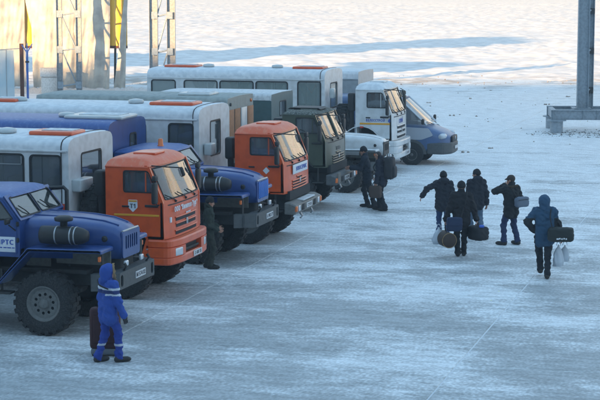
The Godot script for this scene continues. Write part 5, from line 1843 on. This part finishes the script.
func person(o: Dictionary) -> Dictionary:
	var t := thing("person", o.label, "person", o.at, deg_to_rad(o.yaw), "people on the apron")
	var sc: float = o.get("s", 1.0)
	t.scale = Vector3.ONE * sc
	var lean: float = o.get("lean", 0.03)
	var bulk: float = o.get("bulk", 1.0)
	var fl: Vector3 = o.fl; var fr: Vector3 = o.fr
	var hipy: float = o.get("hip", 0.93)
	var P := Vector3((fl.x + fr.x) * 0.5 + o.get("shift", 0.0), hipy, (fl.z + fr.z) * 0.5)
	var up := Vector3(sin(lean), cos(lean), 0)
	var chest := P + up * 0.36
	var neck := P + up * 0.555
	var tw: float = o.get("twist", 0.0)
	var rt := Vector3(sin(tw), 0, cos(tw))
	var SL := neck - up * 0.075 - rt * 0.175
	var SR := neck - up * 0.075 + rt * 0.175
	var HL: Vector3 = o.hl; var HR: Vector3 = o.hr
	var EL := ik(SL, HL, 0.30, 0.27, o.get("pl", Vector3(-1, -0.2, -0.5)))
	var ER := ik(SR, HR, 0.30, 0.27, o.get("pr", Vector3(-1, -0.2, 0.5)))
	HL = EL + (HL - EL).limit_length(0.27); HR = ER + (HR - ER).limit_length(0.27)
	var hipL := P + Vector3(0, 0, -0.09); var hipR := P + Vector3(0, 0, 0.09)
	var AL := Vector3(fl.x, 0.10 + fl.y, fl.z); var AR := Vector3(fr.x, 0.10 + fr.y, fr.z)
	var KL := ik(hipL, AL, 0.435, 0.42, Vector3(1, 0.1, -0.1)); var KR := ik(hipR, AR, 0.435, 0.42, Vector3(1, 0.1, 0.1))
	var hd := neck + Vector3(sin(lean * 0.7 + o.get("nod", 0.0)), cos(lean * 0.7 + o.get("nod", 0.0)), 0) * 0.128
	var skin := Color(0.42, 0.22, 0.15)
	var bare := skin
	# body: one skin, slimmer than the clothes, with head and hands
	var slim := []
	for s in [-1.0, 1.0]:
		slim.append([P + Vector3(0, 0.02, s * 0.06), chest + rt * s * 0.06, 0.10, 0.11])
		slim.append([hipL if s < 0 else hipR, KL if s < 0 else KR, 0.07, 0.05])
		slim.append([KL if s < 0 else KR, AL if s < 0 else AR, 0.05, 0.035])
		slim.append([SL if s < 0 else SR, EL if s < 0 else ER, 0.05, 0.04])
		slim.append([EL if s < 0 else ER, HL if s < 0 else HR, 0.04, 0.028])
		slim.append([neck - up * 0.07, SL if s < 0 else SR, 0.07, 0.055])
	slim.append([chest, neck + up * 0.05, 0.10, 0.052])
	var body := SurfaceTool.new()
	body.append_from(sdf(slim, 0.022, 0.03, bare), 0, Transform3D.IDENTITY)
	var hb := Basis(Vector3.UP, deg_to_rad(o.get("head", 0.0))) * Basis(Vector3(0, 0, 1), -o.get("nod", 0.0))
	var hair = o.get("hair")
	body.append_from(head_mesh(skin, hair), 0, Transform3D(hb, hd))
	var glove = o.get("glove")
	for s in [-1.0, 1.0]:
		var e := EL if s < 0 else ER
		var h := HL if s < 0 else HR
		var dn := (e - h).normalized()
		var fx := Vector3(1, 0, 0)
		if absf(dn.x) > 0.85: fx = Vector3(0, 1, 0) * (1.0 if dn.x < 0 else -1.0)
		var zz := fx.cross(dn).normalized()
		var xx := dn.cross(zz)
		body.append_from(hand_mesh(s, o.get("gripl" if s < 0 else "gripr", false), glove if glove != null else skin), 0, Transform3D(Basis(xx, dn, zz), h))
	var bm := body.commit()
	var skm := mat("skin", Color.WHITE, 0.6)
	skm.vertex_color_use_as_albedo = true
	part(t, "body", bm, skm)
	# trousers
	var tr := []
	for s in [-1.0, 1.0]:
		var hp := hipL if s < 0 else hipR
		var k := KL if s < 0 else KR
		var a := AL if s < 0 else AR
		tr.append([hp + Vector3(0, 0.02, 0), k, 0.098, 0.074]); tr.append([k, a + Vector3(0, 0.01, 0), 0.074, 0.064])
		tr.append([a + Vector3(0, 0.05, 0), a + Vector3(0, -0.01, 0), 0.068, 0.07])
	tr.append([P + Vector3(0, 0.06, -0.05), P + Vector3(0, 0.06, 0.05), 0.115, 0.115])
	var cell: float = o.get("cell", 0.0165)
	part(t, "trousers", sdf(tr, cell, 0.03, o.trousers, 0.03), cloth_mat("cloth_matte"))
	# shoes
	for s in [-1.0, 1.0]:
		var a := AL if s < 0 else AR
		var lift: float = (fl.y if s < 0 else fr.y)
		var toe: float = o.get("toel" if s < 0 else "toer", 0.0)
		var td := Vector3(cos(toe), -sin(lift * 3.0), -sin(toe) * 1.0)
		var sb := [[a + Vector3(-0.045, -0.048, 0), a + Vector3(0, -0.05, 0) + td * 0.15, 0.048, 0.046], [a + Vector3(-0.01, 0.02, 0), a + Vector3(0, -0.045, 0), 0.052, 0.052], [a + Vector3(0, -0.055, 0) + td * 0.08, a + Vector3(0, -0.055, 0) + td * 0.19, 0.045, 0.036]]
		part(t, "shoe", sdf(sb, 0.011, 0.02, o.get("shoes", Color(0.012, 0.012, 0.013))), cloth_mat("shoe_leather", 0.7))
	# jacket
	var jk := []
	for s in [-1.0, 1.0]:
		var sh := SL if s < 0 else SR
		var e := EL if s < 0 else ER
		var h := HL if s < 0 else HR
		jk.append([P + Vector3(0, -0.13 + o.get("hem", 0.0), s * 0.075), P + up * 0.10 + Vector3(0, 0, s * 0.07), 0.128 * bulk, 0.122 * bulk])
		jk.append([P + up * 0.08 + rt * s * 0.07, chest + rt * s * 0.075, 0.122 * bulk, 0.125 * bulk])
		jk.append([chest + rt * s * 0.07, neck - up * 0.09 + rt * s * 0.06, 0.125 * bulk, 0.10 * bulk])
		jk.append([neck - up * 0.06, sh, 0.085, 0.085 * bulk])
		jk.append([sh, e, 0.083 * bulk, 0.070 * bulk])
		jk.append([e, h + (e - h).normalized() * 0.0, 0.070 * bulk, 0.050 * bulk])
		jk.append([h + (e - h).normalized() * 0.05, h, 0.054 * bulk, 0.053 * bulk])
	jk.append([neck - up * 0.06 - Vector3(0.015, 0, 0), neck + up * 0.065 - Vector3(0.022, 0, 0), 0.09, 0.078])
	if o.get("hood_down", false): jk.append([neck + up * 0.02 - Vector3(0.085, 0, 0.07), neck + up * 0.02 + Vector3(-0.085, 0, 0.07), 0.078, 0.078])
	part(t, "jacket", sdf(jk, cell, 0.035, o.jacket, o.get("folds", 0.036)), cloth_mat(o.get("jmat", "cloth_matte")))
	# headgear
	var hat: String = o.get("hat", "beanie")
	var hc: Color = o.get("hatc", Color(0.012, 0.013, 0.016))
	if hat == "beanie":
		var bn := [[Vector3(-0.012, 0.052, 0), Vector3(0.004, 0.062, 0), 0.099, 0.095], [Vector3(-0.03, 0.12, 0), Vector3(-0.01, 0.125, 0), 0.04, 0.04]]
		for i in 12: bn.append([Vector3(-0.008 + 0.088 * cos(TAU * i / 12), 0.035, 0.082 * sin(TAU * i / 12)), Vector3(-0.008 + 0.088 * cos(TAU * (i + 1) / 12), 0.035, 0.082 * sin(TAU * (i + 1) / 12)), 0.021, 0.021])
		var m := part(t, "knit_hat", sdf(bn, 0.011, 0.012, hc, 0.0, [[Vector3(0.04, -0.075, 0), 0.098]]), cloth_mat("cloth_matte"))
		m.transform = Transform3D(hb, hd)
	elif hat == "cap":
		var bn := [[Vector3(-0.012, 0.058, 0), Vector3(0.006, 0.06, 0), 0.098, 0.095], [Vector3(0.08, 0.052, -0.04), Vector3(0.08, 0.052, 0.04), 0.018, 0.018], [Vector3(0.10, 0.048, 0), Vector3(0.155, 0.036, 0), 0.03, 0.012], [Vector3(0.10, 0.048, -0.03), Vector3(0.145, 0.036, -0.025), 0.02, 0.012], [Vector3(0.10, 0.048, 0.03), Vector3(0.145, 0.036, 0.025), 0.02, 0.012]]
		var m := part(t, "cap", sdf(bn, 0.010, 0.012, hc, 0.0, [[Vector3(0.04, -0.075, 0), 0.105]]), cloth_mat("cloth_matte"))
		m.transform = Transform3D(hb, hd)
	elif hat == "hood":
		var bn := [[Vector3(-0.03, 0.03, 0), Vector3(0.0, 0.045, 0), 0.125, 0.12], [Vector3(-0.03, -0.02, 0), Vector3(-0.04, -0.12, 0), 0.115, 0.11], [Vector3(0.0, 0.10, 0), Vector3(0.05, 0.09, 0), 0.055, 0.05]]
		var m := part(t, "hood", sdf(bn, 0.012, 0.03, hc, 0.012, [[Vector3(0.135, -0.01, 0), 0.105]]), cloth_mat(o.get("jmat", "cloth_matte")))
		m.transform = Transform3D(hb, hd)
		if o.has("fur"):
			var fu := []
			var rg := RandomNumberGenerator.new()
			rg.seed = 5
			for i in 46:
				var a := TAU * i / 46
				var c := Vector3(0.085 - 0.012 * cos(a), 0.0 + 0.125 * cos(a), 0.105 * sin(a))
				fu.append([c, c + Vector3(rg.randf_range(0.0, 0.03), 0.028 * cos(a), 0.028 * sin(a)) + Vector3(rg.randf(), rg.randf(), rg.randf()) * 0.012, 0.019, 0.007])
			var fm := part(t, "fur_trim", sdf(fu, 0.009, 0.006, o.fur), cloth_mat("fur", 1.0))
			fm.transform = Transform3D(hb, hd)
	if o.has("collar_fur"):
		var fu := []
		for i in 11:
			var a := PI * (i / 10.0 - 0.5) + PI
			fu.append([neck + Vector3(0.10 * cos(a) - 0.01, 0.0, 0.15 * sin(a)), neck + Vector3(0.125 * cos(a), -0.03, 0.17 * sin(a)), 0.028, 0.018])
		part(t, "fur_collar", sdf(fu, 0.011, 0.012, o.collar_fur, 0.02), cloth_mat("fur", 1.0))
	return {t = t, neck = neck, SL = SL, SR = SR, HL = HL, HR = HR, P = P, chest = chest}

# a thing carried by a person: off is its base in the person's own axes
func carried(p: Dictionary, called: String, label: String, category: String, off: Vector3) -> Node3D:
	var t: Node3D = p.t
	var o := thing(called, label, category, t.transform * off, t.rotation.y)
	o.scale = t.scale
	return o

func strap(parent: Node, pts: Array, off: Vector3, m: Material, r := 0.012):
	var q := []
	for i in pts.size() - 1:
		for k in 5:
			var a: Vector3 = pts[max(i - 1, 0)]; var b: Vector3 = pts[i]; var c: Vector3 = pts[i + 1]; var d: Vector3 = pts[min(i + 2, pts.size() - 1)]
			q.append(b.cubic_interpolate(c, a, d, k / 5.0) - off)
	q.append(pts[-1] - off)
	var b := B.new()
	b.tube(q, r, 6)
	part(parent, "strap", b, m)

func soft_bag(parent: Node, called: String, c: Vector3, s: Vector3, col: Color, turn := 0.0, key := "nylon", rnd := 0.35):
	var ex := lerpf(7.0, 2.2, clampf((rnd - 0.15) / 0.35, 0, 1))
	var n := noise(4.0, 600 + int(s.x * 1000.0), 3)
	var secs := []
	var h := s * 0.5
	for i in 15:
		var v := sin(PI * (i / 14.0 - 0.5))
		var pr := pow(maxf(0.0, 1.0 - pow(absf(v), ex)), 1.0 / ex)
		pr = maxf(pr, 0.02)
		var ring := PackedVector3Array()
		for j in 32:
			var a := TAU * j / 32
			var ca := cos(a); var sa := sin(a)
			var rr := pow(pow(absf(ca), ex) + pow(absf(sa), ex), -1.0 / ex) * pr
			var q := Vector3(ca * rr * h.x, v * h.y, sa * rr * h.z)
			ring.append(q * (1.0 + 0.10 * n.get_noise_3dv(q * 3.0 + Vector3(0, q.y * 2.0, 0))))
		secs.append(ring)
	var b := B.new()
	b.loft(secs, true, true, true, 1)
	var mm := mat(key + str(col), Color(col.r, col.g, col.b).linear_to_srgb(), 0.75, 0.0, ntex("cloth", 0.09, 201, Color(0.86, 0.86, 0.86), Color(1, 1, 1), 0.3, 0.65), 2.2)
	var m := part(parent, called, b, mm)
	m.position = c
	m.rotation.y = turn
	return m

func plastic_bag(p: Dictionary, label: String, hand: Vector3, w: float, h: float, turn: float, sd: int):
	var off := hand - Vector3(0, h + 0.10, 0)
	var o := carried(p, "plastic_bag", label, "bag", off)
	var n := noise(3.0, sd, 2)
	var secs := []
	for q in [[0.0, 0.75, 0.5], [0.02, 0.95, 0.8], [0.3, 1.05, 1.0], [0.6, 0.95, 0.8], [0.82, 0.75, 0.5], [0.93, 0.45, 0.3], [1.0, 0.22, 0.2], [1.12, 0.12, 0.12]]:
		var ring := PackedVector3Array()
		for i in 22:
			var a := TAU * i / 22
			var d: float = 1.0 + 0.5 * n.get_noise_3d(cos(a) * 0.5, q[0] * 0.8, sin(a) * 0.5)
			ring.append(Vector3(cos(a) * w * 0.22 * q[2] * d, q[0] * h, sin(a) * w * 0.5 * q[1] * d))
		secs.append(ring)
	var b := B.new()
	b.loft(secs, true, true, true, 1)
	var m := mat("plastic", lin(0.62, 0.68, 0.74), 0.35)
	m.backlight_enabled = true
	m.backlight = lin(0.25, 0.28, 0.3)
	var bg := part(o, "bag", b, m)
	bg.rotation.y = turn
	b = B.new()
	var lp := []
	for i in 9:
		var a := PI * i / 8.0
		lp.append(Vector3(0, h + 0.03 + 0.085 * sin(a), 0.045 * cos(a)))
	b.tube(lp, 0.008, 5)
	part(o, "handle", b, m)
	return o

func people():
	cloth_noise.seed = 44
	cloth_noise.frequency = 6.5
	cloth_noise.fractal_octaves = 3
	var dark := Color(0.017, 0.0204, 0.0255)
	var black := mat("strap_black", lin(0.012, 0.012, 0.014), 0.8)
	var p: Dictionary
	var o: Node3D
	var b: B
	# worker in blue
	var royal := Color(0.028, 0.085, 0.38)
	var p1band := func(q: Vector3) -> Color:
		if (q.y > 1.325 and q.y < 1.362) or (q.y > 1.225 and q.y < 1.262 and absf(q.z) > 0.13): return Color(0.62, 0.68, 0.74)
		if q.y > 1.262 and q.y < 1.325: return Color(0.02, 0.04, 0.16)
		return royal
	var p1leg := func(q: Vector3) -> Color:
		if q.y > 0.30 and q.y < 0.335: return Color(0.5, 0.55, 0.62)
		return Color(0.02, 0.055, 0.32)
	p = person({label = "person in a bright blue hooded work suit with white bands, beside the nearest truck", at = Vector3(-11.37, 0, -28.15), yaw = 52.0, fl = Vector3(-0.14, 0, -0.10), fr = Vector3(0.15, 0, 0.12),
		hl = Vector3(0.2, 0.92, -0.24), hr = Vector3(0.16, 0.85, 0.30), gripl = true, glove = Color(0.0204, 0.0204, 0.0238), jacket = p1band, trousers = p1leg, shoes = Color(0.0238, 0.0238, 0.0272), hat = "hood", hatc = royal, fur = Color(0.36, 0.25, 0.14), cell = 0.0135, folds = 0.024, head = -22.0, bulk = 1.06, s = 0.99, toer = -0.3})
	strap(p.t, [Vector3(-0.12, 1.36, 0.24), Vector3(-0.17, 1.41, 0.02), Vector3(-0.10, 1.47, -0.16)], Vector3.ZERO, black, 0.014)
	o = thing("suitcase", "dark maroon suitcase standing behind the person in blue", "suitcase", Vector3(-11.62, 0, -28.66), deg_to_rad(14))
	b = B.new()
	b.rbox(Vector3(0, 0.50, 0), Vector3(0.54, 0.74, 0.26), 0.06, 4)
	part(o, "shell", b, mat("maroon", lin(0.04, 0.007, 0.011), 0.7, 0.0, TX["grime_fine"], 1.0))
	b = B.new()
	b.rbox(Vector3(0, 0.085, 0), Vector3(0.50, 0.11, 0.25), 0.03, 3)
	part(o, "base", b, mat("suitgrey", lin(0.13, 0.15, 0.17), 0.7))
	b = B.new()
	b.tube([Vector3(-0.14, 0.86, 0), Vector3(-0.13, 0.93, 0), Vector3(0.13, 0.93, 0), Vector3(0.14, 0.86, 0)], 0.013, 6)
	part(o, "handle", b, black)
	b = B.new()
	b.rbox(Vector3(0, 0.5, 0.135), Vector3(0.40, 0.5, 0.02), 0.01)
	part(o, "pocket", b, MC["maroon"])
	for s in [-1, 1]:
		b = B.new()
		b.lathe([Vector2(0.035, -0.015), Vector2(0.035, 0.015)], Vector3(s * 0.2, 0.035, 0.08), NEAR, 12)
		part(o, "wheel", b, black)
	# driver between the trucks
	p = person({label = "person in dark olive clothes and black knit hat at the orange cab's bumper", at = Vector3(-12.86, 0, -38.12), yaw = 18.0, fl = Vector3(-0.04, 0, -0.10), fr = Vector3(0.05, 0, 0.11), hl = Vector3(0.22, 1.0, -0.16), hr = Vector3(0.22, 0.98, 0.16),
		jacket = Color(0.0238, 0.0374, 0.0306), trousers = Color(0.034, 0.0374, 0.0306), hat = "beanie", nod = 0.12, s = 0.955, cell = 0.0165})
	# two at the olive truck
	p = person({label = "person in black leaning towards the white truck's fender, arm stretched out", at = Vector3(-11.78, 0, -49.74), yaw = 192.0, fl = Vector3(-0.14, 0, -0.10), fr = Vector3(0.06, 0, 0.10), shift = 0.10, lean = 0.16, hl = Vector3(0.52, 1.14, -0.15), hr = Vector3(0.55, 1.12, 0.14),
		pl = Vector3(-0.2, -1, -0.3), pr = Vector3(-0.2, -1, 0.3), jacket = Color(0.0187, 0.0255, 0.0408), trousers = Color(0.017, 0.0204, 0.0306), hat = "beanie", hatc = Color(0.015, 0.018, 0.026), nod = 0.1, s = 1.03, cell = 0.018})
	p = person({label = "person in dark navy bent under a big black backpack, facing the olive truck", at = Vector3(-11.26, 0, -49.18), yaw = 176.0, fl = Vector3(-0.10, 0, -0.10), fr = Vector3(0.12, 0, 0.10), lean = 0.14, hl = Vector3(0.12, 0.84, -0.24), hr = Vector3(0.22, 0.95, 0.22), gripl = true, nod = 0.30, hat = "none", hair = Color(0.0204, 0.0187, 0.017),
		jacket = Color(0.012, 0.017, 0.032), trousers = Color(0.0153, 0.0187, 0.0272), s = 1.0, cell = 0.018})
	var off := Vector3(-0.21, 0.92, 0.0)
	o = carried(p, "backpack", "big black backpack on the back of the person in navy", "backpack", off)
	soft_bag(o, "pack", Vector3(0, 0.33, 0), Vector3(0.28, 0.66, 0.40), Color(0.0204, 0.0221, 0.0272))
	soft_bag(o, "pocket", Vector3(-0.14, 0.22, 0), Vector3(0.12, 0.34, 0.28), Color(0.0272, 0.0306, 0.0374))
	b = B.new()
	b.box(Vector3(-0.05, 0.34, 0.215), Vector3(0.025, 0.34, 0.01))
	part(o, "side_band", b, mat("greyband", lin(0.16, 0.18, 0.2), 0.7))
	for s in [-1.0, 1.0]:
		strap(o, [off + Vector3(0.12, 0.60, s * 0.13), p.neck + Vector3(-0.02, 0.0, s * 0.13), p.neck + Vector3(0.15, -0.2, s * 0.13), p.chest + Vector3(0.10, -0.14, s * 0.16)], off, black, 0.018)
	off = Vector3(0.14, 0.38, -0.25)
	o = carried(p, "hand_bag", "brown box-shaped bag held by the person with the backpack", "bag", off)
	soft_bag(o, "bag", Vector3(0, 0.19, 0), Vector3(0.36, 0.36, 0.16), Color(0.07, 0.045, 0.035), 0.0, "nylon", 0.2)
	strap(o, [off + Vector3(-0.1, 0.35, 0), off + Vector3(-0.05, 0.46, 0), off + Vector3(0.05, 0.46, 0), off + Vector3(0.1, 0.35, 0)], off, black)
	# the group walking away
	p = person({label = "person in a black hooded jacket, left arm held out, leftmost of the walkers", at = Vector3(-8.60, 0, -44.66), yaw = 106.0, fl = Vector3(0.20, 0, -0.09), fr = Vector3(-0.18, 0.02, 0.09), hl = Vector3(0.06, 1.08, -0.56), hr = Vector3(0.05, 0.88, 0.28), pl = Vector3(-0.6, 0.2, -0.6),
		jacket = Color(0.0187, 0.0221, 0.034), trousers = Color(0.025, 0.06, 0.16), hat = "beanie", hood_down = true, bulk = 1.12, s = 0.97, cell = 0.0175})
	p = person({label = "person in black loaded with several bags, nearest of the three close walkers", at = Vector3(-7.53, 0, -41.43), yaw = 106.0, fl = Vector3(0.02, 0, -0.07), fr = Vector3(0.12, 0.0, 0.08), hl = Vector3(0.06, 0.84, -0.36), hr = Vector3(0.06, 0.84, 0.36), gripl = true, gripr = true, lean = 0.06,
		jacket = Color(0.0136, 0.0153, 0.017), trousers = Color(0.0153, 0.017, 0.0204), hat = "beanie", hatc = Color(0.0136, 0.0153, 0.017), bulk = 1.1, s = 1.04, cell = 0.0165})
	off = Vector3(0.06, 0.36, 0.40)
	o = carried(p, "duffel_bag", "big black duffel bag with a blue tag in the walker's right hand", "bag", off)
	soft_bag(o, "bag", Vector3(0, 0.19, 0), Vector3(0.52, 0.34, 0.36), Color(0.0153, 0.017, 0.0221), 0.5, "nylon", 0.34)
	b = B.new()
	b.rbox(Vector3(-0.20, 0.37, 0.06), Vector3(0.08, 0.06, 0.12), 0.02)
	part(o, "tag", b, mat("bagtag", lin(0.04, 0.12, 0.5), 0.6))
	strap(o, [off + Vector3(-0.16, 0.32, 0), off + Vector3(-0.06, 0.42, 0), off + Vector3(0.06, 0.42, 0), off + Vector3(0.18, 0.32, 0)], off, black)
	off = Vector3(-0.24, 0.62, -0.18)
	o = carried(p, "shoulder_bag", "dark blue shoulder bag on the loaded walker's back", "bag", off)
	soft_bag(o, "bag", Vector3(0, 0.17, 0), Vector3(0.14, 0.33, 0.36), Color(0.014, 0.028, 0.075), 0.0, "nylon", 0.25)
	soft_bag(o, "flap", Vector3(-0.05, 0.24, 0), Vector3(0.08, 0.2, 0.35), Color(0.016, 0.032, 0.085), 0.0, "nylon", 0.25)
	strap(o, [off + Vector3(0.0, 0.3, 0.14), p.P + Vector3(-0.185, 0.36, 0.08), p.neck + Vector3(-0.06, 0.03, 0.13), p.neck + Vector3(0.13, -0.10, 0.06)], off, black, 0.014)
	off = Vector3(-0.06, 0.24, -0.36)
	o = carried(p, "round_bag", "brown barrel bag with pale piping in the walker's left hand", "bag", off)
	b = B.new()
	b.xf = Transform3D(Basis(Vector3.UP, 0.25), Vector3.ZERO)
	b.lathe([Vector2(0.001, -0.26), Vector2(0.16, -0.26), Vector2(0.175, -0.24), Vector2(0.178, 0.0), Vector2(0.175, 0.24), Vector2(0.16, 0.26), Vector2(0.001, 0.26)], Vector3(0, 0.18, 0), FWD, 28, false)
	part(o, "barrel", b, mat("brownbag", lin(0.05, 0.032, 0.024), 0.7))
	b = B.new()
	b.xf = Transform3D(Basis(Vector3.UP, 0.25), Vector3.ZERO)
	for e in [-0.25, 0.25]:
		var rp := []
		for i in 25: rp.append(Vector3(e, 0.18 + 0.172 * cos(TAU * i / 24), 0.172 * sin(TAU * i / 24)))
		b.tube(rp, 0.009, 5)
	part(o, "piping", b, mat("piping", lin(0.3, 0.2, 0.09), 0.7))
	strap(o, [off + Vector3(-0.13, 0.34, 0), Vector3(0.03, 0.72, -0.37), Vector3(0.08, 0.72, -0.37), off + Vector3(0.14, 0.34, 0)], off, black)
	plastic_bag(p, "white printed plastic bag hanging outside the brown barrel bag", Vector3(0.05, 0.74, -0.52), 0.27, 0.36, 0.2, 501)
	p = person({label = "person in a black jacket and light blue jeans, head turned to the left", at = Vector3(-7.76, 0, -44.89), yaw = 122.0, fl = Vector3(0.12, 0, -0.11), fr = Vector3(-0.16, 0.0, 0.09), hl = Vector3(0.08, 0.86, -0.27), hr = Vector3(-0.02, 0.86, 0.27), head = 48.0,
		jacket = Color(0.017, 0.0204, 0.0323), trousers = Color(0.11, 0.17, 0.25), hat = "beanie", hood_down = true, bulk = 1.06, s = 1.0, cell = 0.0175})
	p = person({label = "person in a brown cap and fur-collared black coat, hand raised to the face", at = Vector3(-6.64, 0, -43.59), yaw = 142.0, fl = Vector3(0.08, 0, -0.17), fr = Vector3(-0.05, 0, 0.17), hl = Vector3(0.15, 1.50, -0.13), hr = Vector3(0.16, 1.0, 0.20), pl = Vector3(0.1, -1, -0.9), head = 28.0, toel = 0.5, nod = 0.05,
		jacket = Color(0.0153, 0.017, 0.0221), trousers = Color(0.018, 0.034, 0.095), hat = "cap", hatc = Color(0.05, 0.038, 0.03), hair = Color(0.034, 0.0272, 0.0221), collar_fur = Color(0.06, 0.045, 0.03), bulk = 1.1, s = 1.01, cell = 0.0165})
	off = Vector3(-0.27, 0.98, 0.08)
	o = carried(p, "shoulder_bag", "grey-blue shoulder bag across the back of the person in the cap", "bag", off)
	soft_bag(o, "bag", Vector3(0, 0.13, 0), Vector3(0.15, 0.26, 0.42), Color(0.13, 0.17, 0.23), 0.0, "nylon", 0.3)
	b = B.new()
	b.tube([Vector3(-0.085, 0.19, -0.18), Vector3(-0.09, 0.20, 0.18)], 0.006, 5)
	part(o, "zip", b, black)
	strap(o, [off + Vector3(0.0, 0.24, -0.16), p.neck + Vector3(-0.1, -0.04, -0.10), p.neck + Vector3(0.08, -0.02, -0.05), p.chest + Vector3(0.16, -0.05, 0.10), p.P + Vector3(0.06, 0.16, 0.24), off + Vector3(0.03, 0.18, 0.18)], off, black, 0.013)
	# hooded walker with the black bag
	var blueg := func(q: Vector3) -> Color:
		return Color(0.017, 0.0204, 0.0272) if (absf(q.z) > 0.20 and q.y < 1.28) else Color(0.026, 0.075, 0.145)
	p = person({label = "person in a steel blue hooded jacket with a black bag, rightmost walker", at = Vector3(-5.17, 0, -38.91), yaw = 104.0, fl = Vector3(0.26, 0.06, -0.05), fr = Vector3(-0.10, 0, 0.05), hip = 0.925, hl = Vector3(0.18, 0.99, -0.20), hr = Vector3(0.14, 0.82, 0.36), pl = Vector3(-0.5, 0, -1), gripr = true, lean = 0.20,
		jacket = blueg, trousers = Color(0.0153, 0.017, 0.0238), shoes = Color(0.03, 0.024, 0.02), hat = "hood", hatc = Color(0.03, 0.085, 0.16), bulk = 1.12, s = 1.06, cell = 0.0155, nod = 0.06})
	off = Vector3(-0.10, 0.80, 0.26)
	o = carried(p, "shoulder_bag", "black box-shaped shoulder bag with pale print on the steel blue walker's hip", "bag", off)
	soft_bag(o, "bag", Vector3(0, 0.15, 0.06), Vector3(0.30, 0.30, 0.54), Color(0.0204, 0.0272, 0.0255), -0.1, "nylon", 0.2)
	b = B.new()
	for i in 5: b.box(Vector3(-0.158, 0.075 + 0.008 * (i % 2), -0.02 + i * 0.045), Vector3(0.004, 0.03, 0.03 if i else 0.05))
	var pr := part(o, "print", b, MC["letter_white"])
	pr.set_meta("kind", "stuff")
	strap(o, [off + Vector3(-0.06, 0.28, -0.12), p.chest + Vector3(-0.20, 0.02, 0.10), p.neck + Vector3(-0.05, 0.0, 0.14), p.neck + Vector3(0.14, -0.12, 0.14), off + Vector3(0.1, 0.28, 0.1)], off, black, 0.013)
	plastic_bag(p, "white plastic bag hanging below the black shoulder bag, nearer of two", Vector3(0.05, 0.76, 0.30), 0.21, 0.42, 0.1, 511)
	plastic_bag(p, "thin white plastic bag swinging out to the right of the steel blue walker", Vector3(0.10, 0.76, 0.44), 0.18, 0.32, -0.4, 512)
